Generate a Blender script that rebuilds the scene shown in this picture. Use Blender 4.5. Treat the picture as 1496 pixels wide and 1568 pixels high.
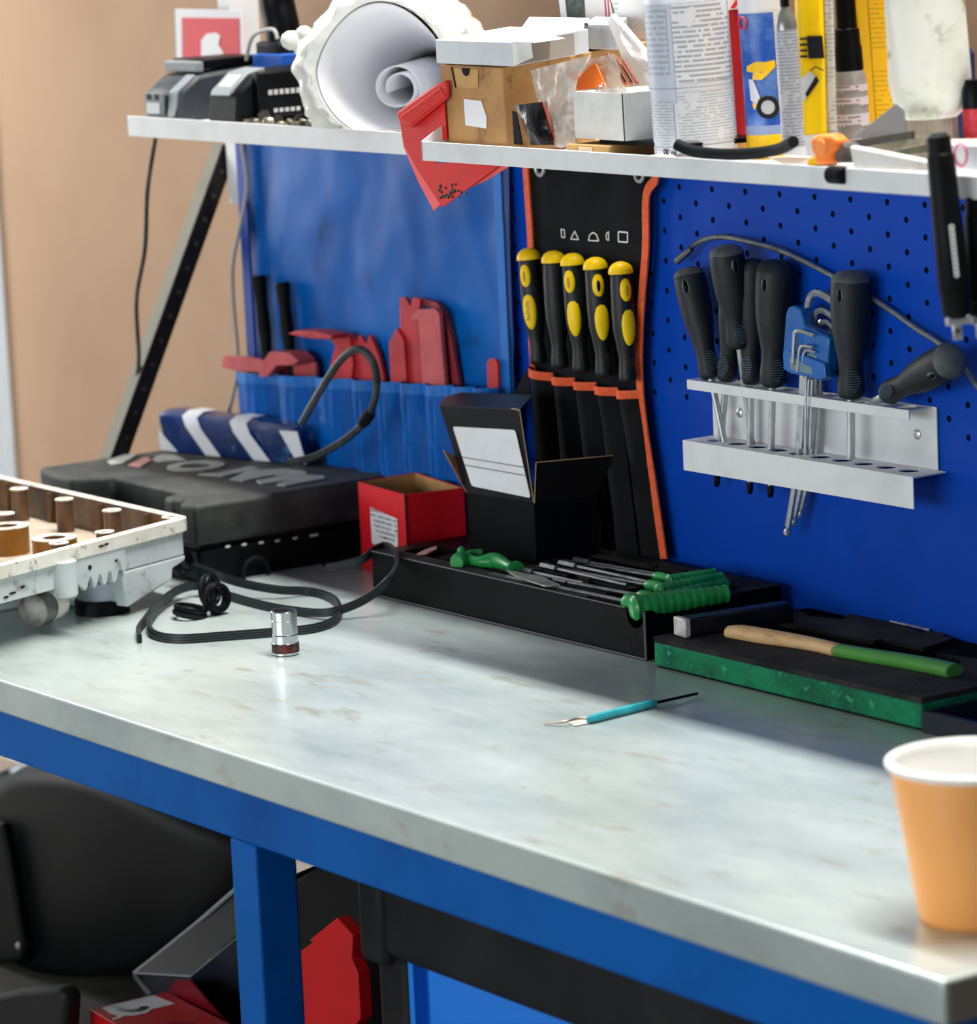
import bpy, bmesh, math, random
from mathutils import Vector, Matrix, noise as mnoise
random.seed(7)
V = Vector
for o in list(bpy.data.objects): bpy.data.objects.remove(o)
scene = bpy.context.scene
COL = scene.collection
# ------------------------------------------------------------------ camera
F = 5809.03; YAW = .964948; PIT = .171708; ROLL = -.0456690
CAM = V((2.497335, -1.921130, .290461))
_cy, _sy, _cp, _sp = math.cos(YAW), math.sin(YAW), math.cos(PIT), math.sin(PIT)
FW = V((-_sy*_cp, _cy*_cp, -_sp)); _r = V((_cy, _sy, 0)); _u = _r.cross(FW)
RT = _r*math.cos(ROLL) + _u*math.sin(ROLL); UP = -_r*math.sin(ROLL) + _u*math.cos(ROLL)
cd = bpy.data.cameras.new('camera'); cam = bpy.data.objects.new('camera', cd); COL.objects.link(cam)
M = Matrix((RT, UP, -FW)).transposed().to_4x4(); M.translation = CAM
cam.matrix_world = M
cd.sensor_fit = 'HORIZONTAL'; cd.sensor_width = 36; cd.lens = F/1496*36
cd.clip_start = .05; cd.clip_end = 60
cd.dof.use_dof = True; cd.dof.focus_distance = 3.0; cd.dof.aperture_fstop = 8.5
scene.camera = cam
# ------------------------------------------------------------------ world and lights
w = bpy.data.worlds.new('world'); scene.world = w; w.use_nodes = True
bg = w.node_tree.nodes['Background']; bg.inputs[0].default_value = (.90, .96, 1.0, 1); bg.inputs[1].default_value = .13
def area(name, loc, target, sx, sy, power, col=(1, 1, 1)):
    l = bpy.data.lights.new(name, 'AREA'); l.shape = 'RECTANGLE'; l.size = sx; l.size_y = sy; l.energy = power; l.color = col
    o = bpy.data.objects.new(name, l); COL.objects.link(o); o.location = loc
    o.rotation_euler = (V(target)-V(loc)).to_track_quat('-Z', 'Y').to_euler(); return o
area('ceiling_strip_light', (.2, .02, 2.3), (.2, -.02, 0), 2.6, .14, 178, (1, .99, .97))
area('front_fill_light', (.5, -3.6, .12), (0, -.2, -.1), 2.6, .9, 60, (.93, .97, 1))  # fill lamp added low in front to brighten the upright faces
area('daylight_from_left_opening', (-2.1, -.55, .35), (-1.45, .16, .0), .5, 1.2, 20, (1, .99, .97))
scene.view_settings.view_transform = 'Standard'; scene.view_settings.look = 'None'
scene.view_settings.exposure = 0.0; scene.view_settings.gamma = 1; scene.view_settings.use_curve_mapping = False
# ------------------------------------------------------------------ coordinates read off the photograph, each onto a real plane of the place
TZ = -.343      # table top
SZ = .058       # shelf floor
FZ = -1.243     # ground
def ray(px, py): return (FW + RT*((px-748)/F) - UP*((py-784)/F))
def T(px, py, z=TZ):
    d = ray(px, py); return CAM + d*((z-CAM.z)/d.z)
def B(px, py, y):
    d = ray(px, py); return CAM + d*((y-CAM.y)/d.y)
def X(px, py, x):
    d = ray(px, py); return CAM + d*((x-CAM.x)/d.x)
def PXM(p): return F/((V(p)-CAM).dot(FW))      # pixels per metre at a point
# ------------------------------------------------------------------ materials
def lin(c):
    if isinstance(c, str):
        c = [int(c[i:i+2], 16)/255 for i in (0, 2, 4)]
        c = [(x/12.92 if x <= .04045 else ((x+.055)/1.055)**2.4) for x in c]
    return (*c[:3], 1)
MC = {}
def mat(name, col, rough=.5, metal=0, col2=None, scale=30, lo=.45, hi=.7, bump=0, bscale=200, coat=0, stretch=(1, 1, 1), alpha=1, trans=0, sheen=0, spec=.3, col3=None, scale3=120):
    if name in MC: return MC[name]
    m = bpy.data.materials.new(name); m.use_nodes = True; nt = m.node_tree; N = nt.nodes; L = nt.links
    b = N['Principled BSDF']; b.inputs['Roughness'].default_value = rough; b.inputs['Metallic'].default_value = metal
    b.inputs['Base Color'].default_value = lin(col); b.inputs['Coat Weight'].default_value = coat
    b.inputs['Specular IOR Level'].default_value = spec
    b.inputs['Alpha'].default_value = alpha; b.inputs['Transmission Weight'].default_value = trans
    if sheen: b.inputs['Sheen Weight'].default_value = sheen
    tc = N.new('ShaderNodeTexCoord'); mp = N.new('ShaderNodeMapping'); mp.inputs['Scale'].default_value = stretch
    L.new(tc.outputs['Object'], mp.inputs['Vector'])
    out = None
    def layer(prev, c2, sc, lo, hi):
        n = N.new('ShaderNodeTexNoise'); n.inputs['Scale'].default_value = sc; n.inputs['Detail'].default_value = 6; n.inputs['Roughness'].default_value = .62
        L.new(mp.outputs[0], n.inputs['Vector'])
        r = N.new('ShaderNodeMapRange'); r.inputs[1].default_value = lo; r.inputs[2].default_value = hi; L.new(n.outputs[0], r.inputs[0])
        x = N.new('ShaderNodeMix'); x.data_type = 'RGBA'; L.new(r.outputs[0], x.inputs[0])
        if prev is None: x.inputs[6].default_value = lin(col)
        else: L.new(prev, x.inputs[6])
        x.inputs[7].default_value = lin(c2); return x.outputs[2]
    if col2 is not None: out = layer(out, col2, scale, lo, hi)
    if col3 is not None: out = layer(out, col3, scale3, .58, .7)
    if out: L.new(out, b.inputs['Base Color'])
    if bump:
        n = N.new('ShaderNodeTexNoise'); n.inputs['Scale'].default_value = bscale; n.inputs['Detail'].default_value = 4
        L.new(mp.outputs[0], n.inputs['Vector']); bp = N.new('ShaderNodeBump'); bp.inputs['Strength'].default_value = bump; bp.inputs['Distance'].default_value = .002
        L.new(n.outputs[0], bp.inputs['Height']); L.new(bp.outputs[0], b.inputs['Normal'])
    MC[name] = m; return m
def printed(name, col, ink, period=.004, vert=False, gap=.5, rough=.4):
    """fine illegible lines of small print"""
    m = mat(name, col, rough); nt = m.node_tree; N = nt.nodes; L = nt.links; b = N['Principled BSDF']
    tc = N.new('ShaderNodeTexCoord'); sp = N.new('ShaderNodeSeparateXYZ'); L.new(tc.outputs['Object'], sp.inputs[0])
    def mth(op, a, bb=None):
        x = N.new('ShaderNodeMath'); x.operation = op
        for i, q in enumerate((a, bb)):
            if q is None: continue
            if isinstance(q, (int, float)): x.inputs[i].default_value = q
            else: L.new(q, x.inputs[i])
        return x.outputs[0]
    fr = mth('FRACT', mth('MULTIPLY', sp.outputs[2], 1/period)); row = mth('FLOOR', mth('MULTIPLY', sp.outputs[2], 1/period))
    line = mth('LESS_THAN', fr, .5)
    cb = N.new('ShaderNodeCombineXYZ'); L.new(mth('MULTIPLY', sp.outputs[0], 1), cb.inputs[0]); L.new(mth('MULTIPLY', sp.outputs[1], 1), cb.inputs[1]); L.new(mth('MULTIPLY', row, .37), cb.inputs[2])
    n1 = N.new('ShaderNodeTexNoise'); n1.inputs['Scale'].default_value = 260; L.new(cb.outputs[0], n1.inputs['Vector'])
    n2 = N.new('ShaderNodeTexNoise'); n2.inputs['Scale'].default_value = 28; L.new(tc.outputs['Object'], n2.inputs['Vector'])
    k = mth('MULTIPLY', mth('MULTIPLY', line, mth('GREATER_THAN', n1.outputs[0], .42)), mth('GREATER_THAN', n2.outputs[0], gap))
    x = N.new('ShaderNodeMix'); x.data_type = 'RGBA'; L.new(k, x.inputs[0]); x.inputs[6].default_value = lin(col); x.inputs[7].default_value = lin(ink)
    L.new(x.outputs[2], b.inputs['Base Color']); return m
def emit(name, col, s):
    m = bpy.data.materials.new(name); m.use_nodes = True; nt = m.node_tree; nt.nodes.clear()
    e = nt.nodes.new('ShaderNodeEmission'); e.inputs[0].default_value = lin(col); e.inputs[1].default_value = s
    o = nt.nodes.new('ShaderNodeOutputMaterial'); nt.links.new(e.outputs[0], o.inputs[0]); return m
# ------------------------------------------------------------------ mesh building
def frame(ax):
    ax = V(ax).normalized(); a = V((0, 0, 1)) if abs(ax.z) < .9 else V((1, 0, 0))
    x = ax.cross(a).normalized(); return x, ax.cross(x).normalized(), ax
class MB:
    def __init__(s): s.v = []; s.f = []
    def add(s, vs, fs):
        k = len(s.v); s.v += [V(p) for p in vs]; s.f += [tuple(i+k for i in f) for f in fs]; return s
    def hexa(s, b, t):
        return s.add(list(b)+list(t), [(0, 3, 2, 1), (4, 5, 6, 7), (0, 1, 5, 4), (1, 2, 6, 5), (2, 3, 7, 6), (3, 0, 4, 7)])
    def box(s, c, d, R=None):
        c = V(c); hx, hy, hz = d[0]/2, d[1]/2, d[2]/2
        P = [V((x, y, z)) for z in (-hz, hz) for x, y in ((-hx, -hy), (hx, -hy), (hx, hy), (-hx, hy))]
        if R is not None: P = [R @ p for p in P]
        P = [p+c for p in P]; return s.hexa(P[:4], P[4:])
    def bb(s, x0, x1, y0, y1, z0, z1): return s.box(((x0+x1)/2, (y0+y1)/2, (z0+z1)/2), (x1-x0, y1-y0, z1-z0))
    def prism(s, poly, off):
        poly = [V(p) for p in poly]; off = V(off); n = len(poly)
        return s.add(poly+[p+off for p in poly], [tuple(range(n))[::-1], tuple(range(n, 2*n))]+[(i, (i+1) % n, n+(i+1) % n, n+i) for i in range(n)])
    def lathe(s, o, ax, prof, n=20, sx=1, sy=1, fx=None):
        x, y, a = frame(ax)
        if fx is not None: x = V(fx); x = (x-a*x.dot(a)).normalized(); y = a.cross(x)
        o = V(o); vs = []; fs = []
        for t, r in prof:
            for i in range(n):
                th = 2*math.pi*i/n; vs.append(o+a*t+x*(r*sx*math.cos(th))+y*(r*sy*math.sin(th)))
        m = len(prof)
        for j in range(m-1):
            for i in range(n): fs.append((j*n+i, j*n+(i+1) % n, (j+1)*n+(i+1) % n, (j+1)*n+i))
        fs.append(tuple(range(n))[::-1]); fs.append(tuple(range((m-1)*n, m*n)))
        return s.add(vs, fs)
    def cyl(s, p0, p1, r0, r1=None, n=16):
        p0, p1 = V(p0), V(p1); return s.lathe(p0, p1-p0, [(0, r0), ((p1-p0).length, r0 if r1 is None else r1)], n)
    def ring(s, c, ax, ro, ri, h, n=28):
        x, y, a = frame(ax); c = V(c); vs = []; fs = []
        for t, r in ((0, ro), (h, ro), (h, ri), (0, ri)):
            for i in range(n): th = 2*math.pi*i/n; vs.append(c+a*t+x*(r*math.cos(th))+y*(r*math.sin(th)))
        for j in range(4):
            for i in range(n): k = (j+1) % 4; fs.append((j*n+i, j*n+(i+1) % n, k*n+(i+1) % n, k*n+i))
        return s.add(vs, fs)
    def torus(s, c, ax, R, r, n=28, m=8, sx=1, sy=1, fx=None):
        x, y, a = frame(ax); c = V(c)
        if fx is not None: x = V(fx); x = (x-a*x.dot(a)).normalized(); y = a.cross(x)
        vs = []; fs = []
        for i in range(n):
            th = 2*math.pi*i/n; rad = x*math.cos(th)*sx+y*math.sin(th)*sy; ru = (x*math.cos(th)+y*math.sin(th)).normalized()
            for j in range(m):
                ph = 2*math.pi*j/m; vs.append(c+rad*R+ru*(r*math.cos(ph))+a*(r*math.sin(ph)))
        for i in range(n):
            for j in range(m): fs.append((i*m+j, ((i+1) % n)*m+j, ((i+1) % n)*m+(j+1) % m, i*m+(j+1) % m))
        return s.add(vs, fs)
    def tube(s, path, r, n=8, closed=False, square=None):
        P = [V(p) for p in path]; vs = []; fs = []; m = len(P); up = None
        for i, p in enumerate(P):
            t = (P[min(i+1, m-1)]-P[max(i-1, 0)]).normalized()
            if square is None:
                if up is None: up = frame(t)[0]
                up = (up-t*up.dot(t)).normalized(); x = up; y = t.cross(x)
                rr = r[i] if isinstance(r, (list, tuple)) else r
                for k in range(n): th = 2*math.pi*k/n; vs.append(p+x*(rr*math.cos(th))+y*(rr*math.sin(th)))
            else:
                wd, wv, th = square; W = V(wd); W = (W-t*W.dot(t)).normalized(); y = t.cross(W)
                for a, b in ((-1, -1), (1, -1), (1, 1), (-1, 1)): vs.append(p+W*(a*wv/2)+y*(b*th/2))
        if square is not None: n = 4
        for j in range(m-1):
            for i in range(n): fs.append((j*n+i, j*n+(i+1) % n, (j+1)*n+(i+1) % n, (j+1)*n+i))
        fs.append(tuple(range(n))[::-1]); fs.append(tuple(range((m-1)*n, m*n)))
        return s.add(vs, fs)
    def ell(s, c, a, b, d, n=14, m=8):
        c, a, b, d = V(c), V(a), V(b), V(d); vs = [c+d]; fs = []
        for j in range(1, m):
            ph = math.pi*j/m
            for i in range(n): th = 2*math.pi*i/n; vs.append(c+d*math.cos(ph)+(a*math.cos(th)+b*math.sin(th))*math.sin(ph))
        vs.append(c-d); L = len(vs)-1
        for i in range(n): fs.append((0, 1+i, 1+(i+1) % n)); fs.append((L, L-n+(i+1) % n, L-n+i))
        for j in range(m-2):
            for i in range(n): fs.append((1+j*n+i, 1+(j+1)*n+i, 1+(j+1)*n+(i+1) % n, 1+j*n+(i+1) % n))
        return s.add(vs, fs)
    def sheet(s, G, off):
        """grid of points G[row][col] thickened by the vector (or per-point function) off"""
        R, C = len(G), len(G[0]); vs = [V(p) for r in G for p in r]; o = V(off); vs2 = [p+o for p in vs]; k = R*C; fs = []
        for i in range(R-1):
            for j in range(C-1):
                a, b, c, d = i*C+j, i*C+j+1, (i+1)*C+j+1, (i+1)*C+j; fs += [(a, b, c, d), (k+d, k+c, k+b, k+a)]
        bd = [j for j in range(C)]+[i*C+C-1 for i in range(1, R)]+[(R-1)*C+j for j in range(C-2, -1, -1)]+[i*C for i in range(R-2, 0, -1)]
        for a, b in zip(bd, bd[1:]+bd[:1]): fs.append((b, a, k+a, k+b))
        return s.add(vs+vs2, fs)
    def build(s, name, m, parent=None, bevel=0, smooth=True, label=None, cat=None, group=None, kind=None, cut=None, seg=2, ang=35, org=None):
        vs = s.v
        if org is None:
            xs = [p.x for p in vs]; ys = [p.y for p in vs]; zs = [p.z for p in vs]
            org = V(((min(xs)+max(xs))/2, (min(ys)+max(ys))/2, min(zs)))
        org = V(org)
        me = bpy.data.meshes.new(name); me.from_pydata([p-org for p in vs], [], s.f)
        bm = bmesh.new(); bm.from_mesh(me); bmesh.ops.recalc_face_normals(bm, faces=bm.faces); bm.to_mesh(me); bm.free()
        me.materials.append(m); o = bpy.data.objects.new(name, me); COL.objects.link(o)
        if cut is not None:
            c = cut.build('cutter', m, smooth=False, org=org); c.location = org; o.location = org
            bo = o.modifiers.new('cut', 'BOOLEAN'); bo.object = c; bo.operation = 'DIFFERENCE'; bo.solver = 'EXACT'; bo.use_self = True
            bpy.context.view_layer.update()
            me2 = bpy.data.meshes.new_from_object(o.evaluated_get(bpy.context.evaluated_depsgraph_get()))
            o.modifiers.clear(); o.data = me2; me = me2
            if not me.materials: me.materials.append(m)
            bpy.data.objects.remove(c)
        if smooth:
            for p in me.polygons: p.use_smooth = True
            me.set_sharp_from_angle(angle=math.radians(ang))
        if bevel:
            bv = o.modifiers.new('bevel', 'BEVEL'); bv.width = bevel; bv.segments = seg; bv.limit_method = 'ANGLE'; bv.angle_limit = math.radians(30); bv.harden_normals = False
        if parent is not None:
            o.parent = parent; o.location = org-absloc(parent)
        else: o.location = org
        tag(o, label, cat, group, kind); return o
def absloc(o):
    l = V(o.location)
    while o.parent: o = o.parent; l += o.location
    return l
def tag(o, label=None, cat=None, group=None, kind=None):
    for k, v in (('label', label), ('category', cat), ('group', group), ('kind', kind)):
        if v: o[k] = v
    return o
def thing(name, loc, label, cat, group=None):
    o = bpy.data.objects.new(name, None); COL.objects.link(o); o.location = loc; o.empty_display_size = .02
    return tag(o, label, cat, group)
def text(s, size, o, xd, yd, m, name, parent, depth=.0003, shear=0):
    cu = bpy.data.curves.new('t', 'FONT'); cu.body = s; cu.size = size; cu.extrude = depth; cu.shear = shear; cu.resolution_u = 3
    to = bpy.data.objects.new('t', cu); COL.objects.link(to); bpy.context.view_layer.update()
    me = bpy.data.meshes.new_from_object(to.evaluated_get(bpy.context.evaluated_depsgraph_get())); bpy.data.objects.remove(to)
    xd = V(xd).normalized(); yd = V(yd).normalized(); zd = xd.cross(yd)
    b = MB(); b.add([V(o)+xd*v.co.x+yd*v.co.y+zd*v.co.z for v in me.vertices], [tuple(p.vertices) for p in me.polygons])
    return b.build(name, m, parent, smooth=False)
def smoothpath(P, k=6, closed=False):
    P = [V(p) for p in P]; out = []; n = len(P)
    for i in range(n-1 if not closed else n):
        p0, p1, p2, p3 = (P[max(i-1, 0)], P[i], P[min(i+1, n-1)], P[min(i+2, n-1)]) if not closed else (P[i-1], P[i], P[(i+1) % n], P[(i+2) % n])
        for j in range(k):
            t = j/k; out.append(.5*((2*p1)+(p2-p0)*t+(2*p0-5*p1+4*p2-p3)*t*t+(3*p1-p0-3*p2+p3)*t**3))
    out.append(P[0] if closed else P[-1]); return out
def nz(p, s=1): return mnoise.noise(V(p)*s)
CD = V((.82, -.57, .05)).normalized()       # horizontal direction towards the open side of the room
HR = V((.57, .82, 0))
# common materials
m_white = mat('white_paint', 'dfe0e1', .42, col2='cfd0d0', scale=14)
m_blue = mat('blue_board_paint', '0042ae', .5, col2='003ca0', scale=6, bump=.05, bscale=400, spec=.12)
m_frame = mat('blue_frame_paint', '0059a8', .45, col2='004c96', scale=8, bump=.1, bscale=150, spec=.1)
m_zinc = mat('zinc_sheet', 'c3cfcb', .27, .4, col2='9aa8a8', scale=8, lo=.4, hi=.78, col3='a6a99c', scale3=24, stretch=(.6, 1.5, 1), bump=.05, bscale=60)
m_blk = mat('black_plastic', '0c0e10', .5, col2='15181a', scale=40, bump=.1, bscale=500, spec=.1)
m_blk2 = mat('satin_black_plastic', '050608', .38, col2='0c0e11', scale=20, spec=.1)
m_rub = mat('black_rubber', '101416', .6, col2='1a1f22', scale=60, bump=.1, bscale=900, spec=.1)
m_steel = mat('steel', 'c3c6c7', .33, .7, col2='9ea2a3', scale=60)
m_dsteel = mat('dark_steel', '9b9fa0', .35, .7, col2='75797b', scale=80)
m_dust = mat('dusty_black', '2a2c2c', .75, col2='4a4b49', scale=35, lo=.4, hi=.8, bump=.2, bscale=300)
m_card = mat('brown_cardboard', 'b98d58', .8, col2='a0764a', scale=25, col3='7d5a38', scale3=45)
m_kraft = mat('kraft_board', 'c79f66', .8, col2='b88f57', scale=20)
m_red = mat('red_card', 'cf1622', .45, col2='b3121f', scale=18, lo=.5, hi=.8)
m_yel = mat('yellow_plastic', 'ffd400', .4, col2='f8c800', scale=30)
m_org = mat('orange_binding', 'f0663a', .7, col2='d9562f', scale=200, bump=.3, bscale=900)
m_paper = mat('white_paper', 'e9eaee', .6)
m_label = mat('white_label', 'dadbe0', .5, col2='cfcfd2', scale=30)
m_grn = mat('green_plastic', '1f8f43', .38, col2='177438', scale=60, coat=.2)
m_print = mat('white_print', 'e8e8e8', .5)
m_bprint = mat('black_print', '15151a', .5)
m_rprint = mat('red_print', 'd3182a', .5)

# ================================================================== SETTING
floor = MB(); floor.bb(-4, 5, -5, 1.2, FZ-.05, FZ); floor.build('floor', mat('concrete_floor', '6f6c68', .7, col2='5a5855', scale=3), kind='structure')
m_wall = mat('brown_plaster', 'a88a70', .85, col2='9d7e66', scale=2.5, bump=.15, bscale=60)
wx = B(9, 500, .16).x
b = MB(); b.bb(wx, 3.2, .16, .26, FZ, 2.5); b.build('wall_back', m_wall, kind='structure')
b = MB(); b.bb(wx-.03, wx, .14, .26, FZ, 2.5); b.build('trim_1', mat('pale_frame_paint', 'c9d3da', .5, col2='bcc6cf', scale=5), kind='structure', bevel=.003)
b = MB(); b.bb(wx-.85, wx-.03, .20, .21, -.45, 2.5); b.build('window_2', emit('daylit_opening', 'dfe9f2', 1.6), kind='structure')
b = MB()
for y0, y1, z0, z1 in ((-3.2, .26, FZ, -.42), (-3.2, .26, 1.9, 2.5), (-3.2, -2.3, -.42, 1.9), (.10, .26, -.42, 1.9)): b.bb(-2.35, -2.25, y0, y1, z0, z1)
b.build('wall_left', mat('pale_plaster', 'd8d6d2', .8), kind='structure')
wr = MB(); wr.bb(-2.34, -2.33, -2.3, .10, -.42, 1.9); wr.build('added_glow_pane', emit('added_pane_glow', 'eef5ff', .6), kind='structure')  # unseen glowing pane, added to light the bench from the left
b = MB()
for y in (-2.3, -1.5, -.7, .06): b.bb(-2.33, -2.28, y, y+.04, -.42, 1.9)
for z in (-.42, 1.86): b.bb(-2.33, -2.28, -2.3, .1, z, z+.04)
b.build('trim_2', mat('added_pane_frame_paint', 'dfe3e6', .4), kind='structure')  # frame round the added glowing pane

# ================================================================== WORKBENCH
wb = thing('workbench', (.0, -.28, FZ), 'blue steel workbench with a pale worn zinc sheet top', 'workbench')
b = MB(); b.bb(-.95, .952, -.555, -.004, TZ-.0275, TZ); b.build('worktop', m_zinc, wb, bevel=.0022, seg=3)
b = MB(); b.bb(.9523, .9531, -.552, -.49, TZ-.026, TZ-.0015); b.build('folded_corner', mat('grey_seam', '77807e', .5, .5), wb)
b = MB(); b.bb(-.94, .942, -.545, -.512, -.4125, TZ-.0275); b.build('front_rail', m_frame, wb, bevel=.002)
b = MB(); b.bb(.908, .942, -.512, -.03, -.4125, TZ-.0275); b.build('side_rail', m_frame, wb, bevel=.002)
b = MB(); b.bb(-.94, -.905, -.512, -.03, -.4125, TZ-.0275); b.build('side_rail', m_frame, wb, bevel=.002)
for x0, y0 in ((.156, -.544), (.907, -.544), (-.94, -.544), (.907, -.065), (-.94, -.065)):
    b = MB(); b.bb(x0, x0+.035, y0, y0+.036, FZ, -.4125); b.build('leg', m_frame, wb, bevel=.0025)
b = MB(); b.bb(-.90, .90, -.505, -.03, -.885, -.865); b.build('lower_shelf', mat('dark_shelf_board', '26282a', .7, col2='35383a', scale=12), wb, bevel=.002)

# pegboard with real holes
PX0, PX1, PZ0, PZ1 = -.668, .80, TZ, .062
HP, VP_ = .025*1.732/2, .0125
b = MB(); vs = []; fs = []; th = .0016
i0 = int(math.floor(PX0/HP)); i1 = int(math.ceil(PX1/HP))
def addq(x0, x1, z0, z1):
    k = len(vs); vs.extend([V((x0, 0, z0)), V((x1, 0, z0)), V((x1, 0, z1)), V((x0, 0, z1))]); fs.append((k, k+1, k+2, k+3))
zt = VP_*1.5; zb = -VP_*13.5
for i in range(i0, i1+1):
    xc = i*HP; xa, xb_ = max(PX0, xc-HP/2), min(PX1, xc+HP/2)
    if xb_ <= xa: continue
    for j in range(-1, 14):
        zc = -j*VP_
        if (i+j) % 2 or xc-HP/2 < PX0 or xc+HP/2 > PX1: addq(xa, xb_, zc-VP_/2, zc+VP_/2); continue
        n = 12; k = len(vs); out = []
        for q in range(n):
            a = 2*math.pi*(q+.5)/n; c, s_ = math.cos(a), math.sin(a); sc = min((HP/2)/max(abs(c), 1e-6), (VP_/2)/max(abs(s_), 1e-6))
            vs.append(V((xc+c*sc, 0, zc+s_*sc)))
        for q in range(n):
            a = 2*math.pi*(q+.5)/n; vs.append(V((xc+.0027*math.cos(a), 0, zc+.0027*math.sin(a))))
        for q in range(n):
            a = 2*math.pi*(q+.5)/n; vs.append(V((xc+.0027*math.cos(a), th, zc+.0027*math.sin(a))))
        for q in range(n):
            r = (q+1) % n; fs.append((k+q, k+r, k+n+r, k+n+q)); fs.append((k+n+q, k+n+r, k+2*n+r, k+2*n+q))
        for cx, cz in ((1, 1), (-1, 1), (-1, -1), (1, -1)):    # corner triangles
            kk = len(vs); vs.append(V((xc+cx*HP/2, 0, zc+cz*VP_/2)))
            qs = [q for q in range(n) if cx*math.cos(2*math.pi*(q+.5)/n) > 0 and cz*math.sin(2*math.pi*(q+.5)/n) > 0]
            for q1, q2 in zip(qs, qs[1:]): fs.append((kk, k+q1, k+q2))
    addq(xa, xb_, PZ0, zb)
    addq(xa, xb_, zt, PZ1)
b.add(vs, fs)
pegb = thing('pegboard', (0, 0, TZ), 'blue painted perforated steel back panel behind the bench', 'pegboard')
me = bpy.data.meshes.new('perforated_sheet'); me.from_pydata([p-V((0, 0, TZ)) for p in b.v], [], b.f); me.materials.append(m_blue)
o = bpy.data.objects.new('perforated_sheet', me); COL.objects.link(o); o.parent = pegb
b = MB(); b.bb(PX0, PX1, .002, .016, PZ0, PZ1); b.build('backing', mat('dark_backing', '020308', .9), pegb)

# ------------------------------------------------------------------ shelves
def shelf(x0, x1, yf, label, zl=.0505, lip=.0155, end=True):
    s = thing('shelf', ((x0+x1)/2, (yf)/2, zl), label, 'shelf', 'white shelves above the pegboard' if False else None)
    b = MB(); b.bb(x0, x1, yf+.0012, -.001, SZ-.0025, SZ); b.build('shelf_floor', m_white, s)
    b = MB(); b.bb(x0, x1, yf, yf+.0012, zl, zl+lip); b.build('front_lip', m_white, s, bevel=.0004)
    if end:
        b = MB(); b.prism([(x0, yf, zl), (x0, yf, zl+lip), (x0, yf+.024, zl+lip+.013), (x0, -.001, zl+lip+.013), (x0, -.001, zl)], (.0012, 0, 0)); b.build('side_lip', m_white, s)
    return s
LX0 = B(197, 215, -.14).x
SJ = B(1240, 265, -.22).x
shelf(LX0, -.06, -.14, 'white metal shelf at the left, carrying the charger and the paper roll', zl=.043, lip=.019, end=False)
shelf(-.029, SJ-.0006, -.22, 'longest white metal shelf, carrying the cardboard box and the big bottle')
s3 = shelf(SJ+.0006, .80, -.2215, 'white metal shelf section at the right edge, under the whitish tube', end=False)

# upright post and strut
b = MB(); b.bb(-.692, -.671, -.004, .03, -.035, .34); b.build('shelf_post', m_white, bevel=.001, label='white metal upright post at the left end of the back panel', cat='post')
sa = X(352, 226, -.70); sb = X(186, 690, -.70)
d = (sb-sa); sb = sa+d*((TZ-sa.z)/d.z)
st = thing('shelf_strut', (sb.x, sb.y, TZ), 'black slotted steel strut leaning up to the shelf behind the tool case', 'strut')
ax = (sa-sb).normalized(); side = V((0, ax.z, -ax.y))
b = MB(); b.tube([sb, sa], 1, square=(side, .017, .0025)); b.build('slotted_flange', mat('black_painted_steel', '0e0e0e', .5, col2='1b1a18', scale=50), st)
b = MB()
for i in range(1, 16):
    p = sb+(sa-sb)*(i/16); b.lathe(p+V((.0013, 0, 0)), (1, 0, 0), [(0, .0022), (.0006, .0022)], 10)
b.build('slot', mat('slot_grey', '3a3733', .7), st)
b = MB(); q = side*-.0085; b.tube([sb+q+V((-.008, 0, 0)), sa+q+V((-.008, 0, 0))], 1, square=(V((1, 0, 0)), .018, .0025)); b.build('side_flange', mat('olive_grey_steel', '5b5648', .5, .3), st)

# ================================================================== LEFT CABLES
def cable(name, pts, y, r, m, label, cat='cable', bot=None):
    P = [B(x, yy, y) for x, yy in pts]; b = MB(); b.tube(smoothpath(P), r, 8); return b.build(name, m, label=label, cat=cat)
cable('power_cable', [(238, 212), (226, 290), (222, 380), (209, 460), (212, 560), (196, 610), (178, 650), (182, 690), (200, 712)], -.11, .0022, mat('dark_cable', '3c3631', .5, col2='6a625a', scale=20), 'dark grey cable hanging from the left end of the shelf', )
cable('power_cable', [(370, 220), (378, 280), (371, 330), (357, 400), (357, 460), (364, 560), (350, 632), (346, 660), (350, 700)], -.03, .002, mat('pale_cable', 'aaa69f', .5), 'pale grey cable hanging beside the left edge of the blue apron')

# ================================================================== BLUE POCKET APRON
m_cloth = mat('blue_coated_cloth', '0062b8', .36, col2='004796', scale=9, lo=.35, hi=.7, col3='0a3358', scale3=17, bump=.12, bscale=40, spec=.13)
ap = thing('tool_apron', (-.44, -.01, -.30), 'blue coated cloth pocket organizer hanging on the left of the back panel', 'tool organizer')
x0a, x1a = -.655, -.212
def fold(x, z):
    u = (x-x0a)/(x1a-x0a); v = (.03-z)/.33
    f = .003*math.sin(38*(x+.35*z))*v*(.3+u)+.0035*math.sin(17*x-9*z+1)*.8
    f += .005*max(0, math.sin(60*(x+.45*z)))**3*max(0, u-.35)*v*2.2
    return f+.0015*nz((x*30, 0, z*30))
G = []
for j in range(34):
    z = .034-.335*j/33; row = []
    for i in range(56):
        x = x0a-.006*j/33+(x1a-x0a-.004*j/33)*i/55
        row.append(V((x, -.005-.7*abs(fold(x, z)), z)))
    G.append(row)
b = MB(); b.sheet(G, (0, .0012, 0)); b.build('backing_cloth', m_cloth, ap)
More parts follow.
